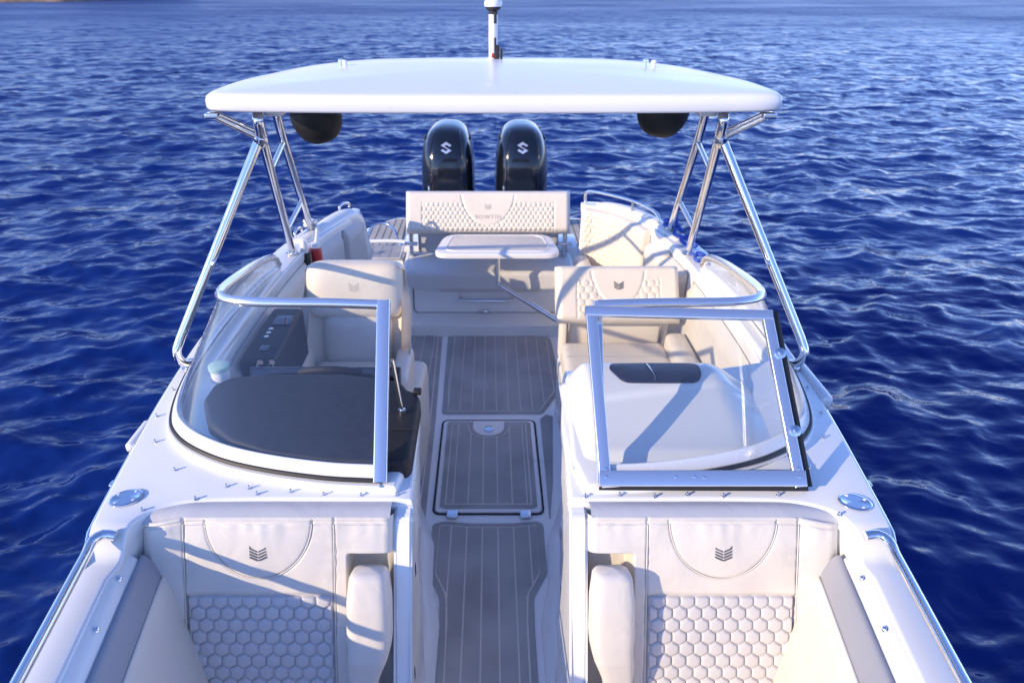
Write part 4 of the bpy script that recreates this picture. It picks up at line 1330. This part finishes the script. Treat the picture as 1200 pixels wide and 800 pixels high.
# ------------------------------------------------------------------ hardtop with its arch
def hardtop():
    t = thing('hardtop', (0.01, 3.2, 0.95), 'white hardtop roof on a leaning stainless steel tube arch', 'hardtop')
    OX = 0.012
    # plan outline
    half = [(0.0, 2.585), (0.55, 2.595), (0.88, 2.615), (1.03, 2.637), (1.078, 2.675), (1.090, 2.76), (1.083, 3.0), (1.058, 3.25), (1.0, 3.50), (0.90, 3.70), (0.72, 3.85), (0.42, 3.94), (0.0, 3.965)]
    sp = spline([(x, y, 0) for x, y in half], 8)
    R = [(p.x, p.y) for p in sp]
    ring = R + [(-x, y) for x, y in R[::-1][1:-1]]
    n = len(ring)
    cx, cy = 0.0, 3.22
    levels = [(0.0, 1.965), (0.50, 1.965), (0.93, 1.968), (0.975, 1.966), (0.993, 1.967), (1.0, 1.976), (1.0, 2.000), (0.995, 2.015), (0.980, 2.026), (0.955, 2.031)]
    vs, fs = [], []
    vs.append(Vector((cx + OX, cy, 1.965)))
    rings = []
    def crown(x, y, z):
        return z
    for s, z in levels[1:]:
        rings.append(len(vs))
        for (x, y) in ring:
            vs.append(Vector((cx + (x - cx) * s + OX, cy + (y - cy) * s, z)))
    for s in (0.9, 0.8, 0.65, 0.5, 0.35, 0.2):
        rings.append(len(vs))
        for (x, y) in ring:
            vs.append(Vector((cx + (x - cx) * s + OX, cy + (y - cy) * s, 2.031 + 0.034 * (1 - (s / 0.955) ** 2))))
    rings.append(len(vs)); last = len(vs); vs.append(Vector((cx + OX, cy, 2.065)))
    for i in range(n): fs.append((0, rings[0] + (i + 1) % n, rings[0] + i))
    for a, c in zip(rings[:-2], rings[1:-1]):
        for i in range(n):
            j = (i + 1) % n
            fs.append((a + i, a + j, c + j, c + i))
    a = rings[-2]
    for i in range(n): fs.append((a + i, a + (i + 1) % n, last))
    # side camber: edges lower than the middle
    for v in vs:
        if v.z > 1.99: v.z -= 0.010 * sm(0.55, 1.05, abs(v.x - OX)) * sm(2.9, 3.5, v.y)
    roof = link('roof', raw('roof', vs, fs), 'gel_top', t)
    for sd in (-1, 1):
        s = lambda *p: [Vector((sd * x, y, z)) for x, y, z in p]
        fore = s((1.185, 3.86, 0.96), (0.915, 2.80, 1.82), (0.892, 2.72, 1.95))
        tube('arch_fore_tube', spline(fore, 8), 0.021, 'steel', t, 16)
        aft = s((1.165, 4.26, 0.96), (1.01, 3.40, 1.70), (0.975, 3.20, 1.955))
        tube('arch_aft_tube', spline(aft, 8), 0.021, 'steel', t, 16)
        strut = s((1.262, 2.50, 0.965), (1.285, 2.475, 0.99), (1.295, 2.465, 1.04), (1.275, 2.49, 1.10), (0.925, 2.775, 1.83))
        tube('front_strut', spline(strut[:4], 6)[:-1] + spline([strut[3], strut[4]], 4), 0.0185, 'steel', t, 16)
        tube('corner_brace', s((0.915, 2.765, 1.845), (1.03, 2.65, 1.945)), 0.013, 'steel', t, 12)
        tube('corner_brace', s((0.905, 2.76, 1.862), (1.02, 2.645, 1.958)), 0.009, 'steel', t, 12)
        rbox('brace_foot', (sd * 1.035, 2.645, 1.952), (0.05, 0.05, 0.02), 0.005, 'steel', t)
        p = Vector((sd * 0.915, 2.775, 1.84))
        lathe('clamp_collar', [(0.025, -0.03), (0.029, -0.025), (0.029, 0.025), (0.025, 0.03)], 'steel', t, Matrix.Translation(p) @ Vector((-sd * 0.2, -0.7, 0.75)).to_track_quat('Z', 'Y').to_matrix().to_4x4(), 16)
        fo = spline(fore, 8); af = spline(aft, 8)
        for k, m in ((2, 3), (6, 8)):
            tube('rung', [fo[k], af[m]], 0.013, 'steel', t, 10)
        tube('aft_brace', s((0.985, 3.28, 1.84), (0.86, 3.40, 1.955)), 0.012, 'steel', t, 10)
        for (x, y) in ((1.185, 3.86), (1.165, 4.26), (1.262, 2.50)):
            lathe('deck_flange', [(0.042, 0.0), (0.042, 0.006), (0.028, 0.010), (0.025, 0.03)], 'steel', t, Matrix.Translation((sd * x, y, 0.953)), 18)
        rbox('mount_pad', (sd * 0.84, 2.80, 1.945), (0.07, 0.12, 0.03), 0.01, 'white', t)
        # navigation light pairs on the roof
        for dx, dy in ((0.0, 0.0), (0.028, -0.05)):
            x = sd * (0.71 + dx * sd) + OX
            lathe('deck_light', [(0.014, -0.012), (0.011, 0.0), (0.009, 0.014), (0.013, 0.018), (0.012, 0.026), (0.006, 0.029)], 'white' if dx else 'steel', roof, Matrix.Translation((x, 3.42 + dy, 2.044)), 14)
hardtop()

def mast():
    t = thing('mast_light', (0.012, 3.62, 2.05), 'stern light with white dome on a short mast atop the hardtop', 'light')
    T = Matrix.Translation((0.012, 3.62, 2.046)) @ Matrix.Scale(0.84, 4, (0, 0, 1))
    lathe('foot', [(0.030, 0.0), (0.030, 0.010), (0.022, 0.016)], 'white', t, T, 18)
    lathe('lower_tube', [(0.021, 0.01), (0.021, 0.10)], 'white', t, T, 18)
    lathe('upper_tube', [(0.0215, 0.09), (0.0215, 0.245)], 'white', t, T, 18)
    lathe('collar', [(0.020, 0.24), (0.021, 0.262), (0.036, 0.275), (0.038, 0.285)], 'rubber', t, T, 18)
    lathe('dome', [(0.041, 0.285), (0.043, 0.30), (0.040, 0.315), (0.028, 0.328), (0.010, 0.333)], 'white', t, T, 20)
    rbox('clamp', (0.030, 3.60, 2.082), (0.025, 0.025, 0.07), 0.006, 'rubber', t)
    rbox('clamp', (0.052, 3.60, 2.078), (0.012, 0.02, 0.05), 0.004, 'rubber', t)
    rbox('red_tab', (0.010, 3.593, 2.072), (0.012, 0.012, 0.02), 0.003, 'red', t)
    rbox('hinge_slot', (0.022, 3.597, 2.12), (0.010, 0.02, 0.06), 0.003, 'rubber', t)
    rbox('neck_slot', (0.022, 3.599, 2.238), (0.014, 0.012, 0.05), 0.003, 'rubber', t)
mast()

def speaker(sd, x, y, z, label):
    t = thing('loudspeaker', (x, y, z), label, 'loudspeaker', 'covered loudspeakers under the hardtop')
    mt = Matrix.Translation((x, y, z)) @ Matrix.Rotation(rad(12 * sd), 4, 'Y') @ Matrix.Scale(0.9, 4, (0, 1, 0))
    prof = []
    for i in range(15):
        a = math.pi * i / 14
        r = 0.112 * math.sin(a) ** 0.75 if 0 < i < 14 else 0.002
        prof.append((r, -0.125 * math.cos(a) * (1.0 if math.cos(a) > 0 else 0.6)))
    lathe('cover', prof, 'blackcover', t, mt, 28)
    tube('drawstring', [mt @ Vector((0.107 * math.cos(q), 0.107 * math.sin(q), 0.025)) for q in [2 * math.pi * i / 24 for i in range(24)]], 0.005, 'blackcover', t, 6, closed=True)
    rbox('bracket', (x + sd * 0.05, y, z + 0.085), (0.10, 0.05, 0.035), 0.008, 'white', t)
speaker(-1, -0.765, 3.10, 1.880, 'larger black covered loudspeaker hanging under the left of the hardtop')
speaker(1, 0.745, 3.06, 1.915, 'black covered loudspeaker hanging under the right of the hardtop')

# ------------------------------------------------------------------ outboard engines
def engine():
    t = thing('outboard_motor', (0, 0, 0), 'glossy black outboard motor', 'outboard motor', 'twin outboard motors')
    sec = [(0.30, 0.20, 0.27, 0.02), (0.45, 0.235, 0.32, 0.01), (0.60, 0.252, 0.36, 0.0), (0.80, 0.250, 0.375, 0.0), (0.92, 0.243, 0.372, 0.012), (1.01, 0.230, 0.355, 0.028), (1.09, 0.205, 0.325, 0.052), (1.145, 0.170, 0.285, 0.082), (1.178, 0.120, 0.235, 0.11), (1.194, 0.060, 0.14, 0.13), (1.197, 0.004, 0.01, 0.14)]
    n = 48
    sp = spline([Vector((s[1], s[2], s[0])) for s in sec], 4); sh = spline([(s[3], 0, 0) for s in sec], 4)
    vs, fs = [], []
    for p, q in zip(sp, sh):
        for i in range(n):
            a = 2 * math.pi * i / n
            cs, sn = math.cos(a), math.sin(a)
            e = 0.62
            vs.append(Vector((p.x * math.copysign(abs(cs) ** e, cs), q.x + p.y * math.copysign(abs(sn) ** e, sn), p.z)))
    m = len(sp)
    for j in range(m - 1):
        for i in range(n): fs.append((j * n + i, j * n + (i + 1) % n, (j + 1) * n + (i + 1) % n, (j + 1) * n + i))
    fs.append(tuple(range(n - 1, -1, -1))); fs.append(tuple((m - 1) * n + i for i in range(n)))
    def cowl_at(x, z):
        """front surface y at x, z"""
        for k in range(m - 1):
            if sp[k].z <= z <= sp[k + 1].z + 1e-9: break
        f = (z - sp[k].z) / max(1e-6, sp[k + 1].z - sp[k].z)
        hx = sp[k].x * (1 - f) + sp[k + 1].x * f; hy = sp[k].y * (1 - f) + sp[k + 1].y * f; s0 = sh[k].x * (1 - f) + sh[k + 1].x * f
        c = min(0.999, abs(x) / hx) ** (1 / 0.62)
        return s0 - hy * (1 - c * c) ** (0.62 / 2)
    link('cowl', raw('cowl', vs, fs), 'blackgloss', t)
    # raised side ribs down the front
    for sd in (-1, 1):
        path = [Vector((sd * (0.148 - 0.03 * sm(1.0, 1.17, z)), cowl_at(0.148 - 0.03 * sm(1.0, 1.17, z), z) - 0.001, z)) for z in np.linspace(0.6, 1.16, 30)]
        v, f = sweep(path, circ(0.006, 8)); link('cowl_rib', raw('cowl_rib', v, f), 'blackgloss', t)
        rbox('air_intake', (sd * 0.205, 0.0, 1.07), (0.02, 0.16, 0.05), 0.008, 'rubber', t, Matrix.Rotation(rad(sd * 28), 3, 'Y'))
    # badge: an angular S
    S_ = [(0, 1), (.95, .42), (.62, .2), (.05, .55), (-.35, .3), (.95, -.45), (0, -1), (-.95, -.42), (-.62, -.2), (-.05, -.55), (.35, -.3), (-.95, .45)]
    bm = bmesh.new()
    f0 = bm.faces.new([bm.verts.new((x * 0.052, 0, 1.045 + y * 0.047)) for x, y in S_])
    r = bmesh.ops.extrude_face_region(bm, geom=[f0])
    for v in [g for g in r['geom'] if isinstance(g, bmesh.types.BMVert)]: v.co.y -= 0.004
    bmesh.ops.triangulate(bm, faces=list(bm.faces))
    for v in bm.verts: v.co.y += cowl_at(v.co.x, v.co.z) - 0.002
    link('badge', from_bm('badge', bm, False), 'silver', t)
    rbox('mid_section', (0, 0.02, 0.05), (0.22, 0.30, 0.60), 0.05, 'blackgloss', t)
    rbox('lower_unit', (0, 0.08, -0.55), (0.10, 0.34, 0.75), 0.04, 'blackgloss', t)
    rbox('mount_bracket', (0, -0.28, 0.10), (0.26, 0.26, 0.45), 0.03, 'rubber', t)
    tube('lift_eye', [(-0.17, -0.33, 0.62), (-0.17, -0.345, 0.66), (-0.17, -0.33, 0.70)], 0.006, 'steel', t, 6)
    return t
def copy_tree(o, parent=None):
    c = o.copy(); COL.objects.link(c)
    if parent: c.parent = parent
    for ch in o.children: copy_tree(ch, c)
    return c
e1 = engine()
e2 = copy_tree(e1)
e1.location = (-0.405, 6.62, 0.0); e2.location = (0.292, 6.62, 0.0)
e1['label'] = 'left one of the two glossy black outboard motors behind the rear bench'
e2['label'] = 'right one of the two glossy black outboard motors behind the rear bench'

# ------------------------------------------------------------------ loose things
def loose():
    t = thing('plastic_jar', (-1.03, 2.42, 0.98), 'small clear jar with pale green lid on the left end of the dash', 'jar')
    T = Matrix.Translation((-1.085, 2.36, 0.978))
    lathe('jar_body', [(0.034, 0.0), (0.036, 0.004), (0.036, 0.045), (0.034, 0.05)], 'white', t, T, 20)
    lathe('jar_lid', [(0.040, 0.046), (0.041, 0.050), (0.041, 0.064), (0.037, 0.067), (0.004, 0.067)], 'green', t, T, 24)
    t = thing('red_canister', (-1.12, 4.02, 0.88), 'small red canister with white cap hanging at the foot of the left arch', 'canister')
    T = Matrix.Translation((-1.075, 3.98, 0.80))
    lathe('can_body', [(0.030, 0.0), (0.033, 0.005), (0.033, 0.13), (0.026, 0.145)], 'red', t, T, 18)
    lathe('can_cap', [(0.026, 0.145), (0.026, 0.168), (0.020, 0.172)], 'white', t, T, 16)
    t = thing('black_canister', (-1.14, 3.98, 0.80), 'dark canister with white cap hanging beside the small red canister', 'canister')
    T = Matrix.Translation((-1.13, 3.92, 0.80))
    lathe('can_body', [(0.026, 0.0), (0.029, 0.005), (0.029, 0.12), (0.022, 0.135)], 'rubber', t, T, 18)
    lathe('can_cap', [(0.022, 0.135), (0.024, 0.18), (0.012, 0.21)], 'white', t, T, 16)
    # white line made fast round the arch foot
    t = thing('white_line', (-1.165, 4.2, 0.955), 'white rope knotted round the foot of the left arch', 'rope')
    pts = [(-1.165 + 0.036 * math.cos(q), 4.26 + 0.036 * math.sin(q), 0.985 + 0.004 * q) for q in np.linspace(0, 12, 40)]
    pts += [(-1.12, 4.22, 1.0), (-1.10, 4.15, 0.985), (-1.09, 4.08, 0.97), (-1.085, 4.02, 0.93)]
    v, f = sweep(spline(pts, 2), circ(0.011, 8)); link('coil', raw('coil', v, f), 'white', t)
    t = thing('blue_rope', (1.17, 4.1, 0.955), 'blue rope coiled round the foot of the right arch', 'rope')
    rs = random.Random(8)
    pts = [(1.165 + 0.04 * math.cos(q), 4.26 + 0.04 * math.sin(q), 0.985 + 0.004 * q) for q in np.linspace(0, 14, 46)]
    for i in range(26):
        q = i * 0.9
        pts.append((1.20 + 0.022 * i / 26 + 0.035 * math.cos(q), 4.22 - 0.021 * i + 0.045 * math.sin(q), 0.968 + 0.006 * (i % 3)))
    v, f = sweep(spline(pts, 3), circ(0.011, 8)); link('coil', raw('coil', v, f), 'rope', t)
loose()
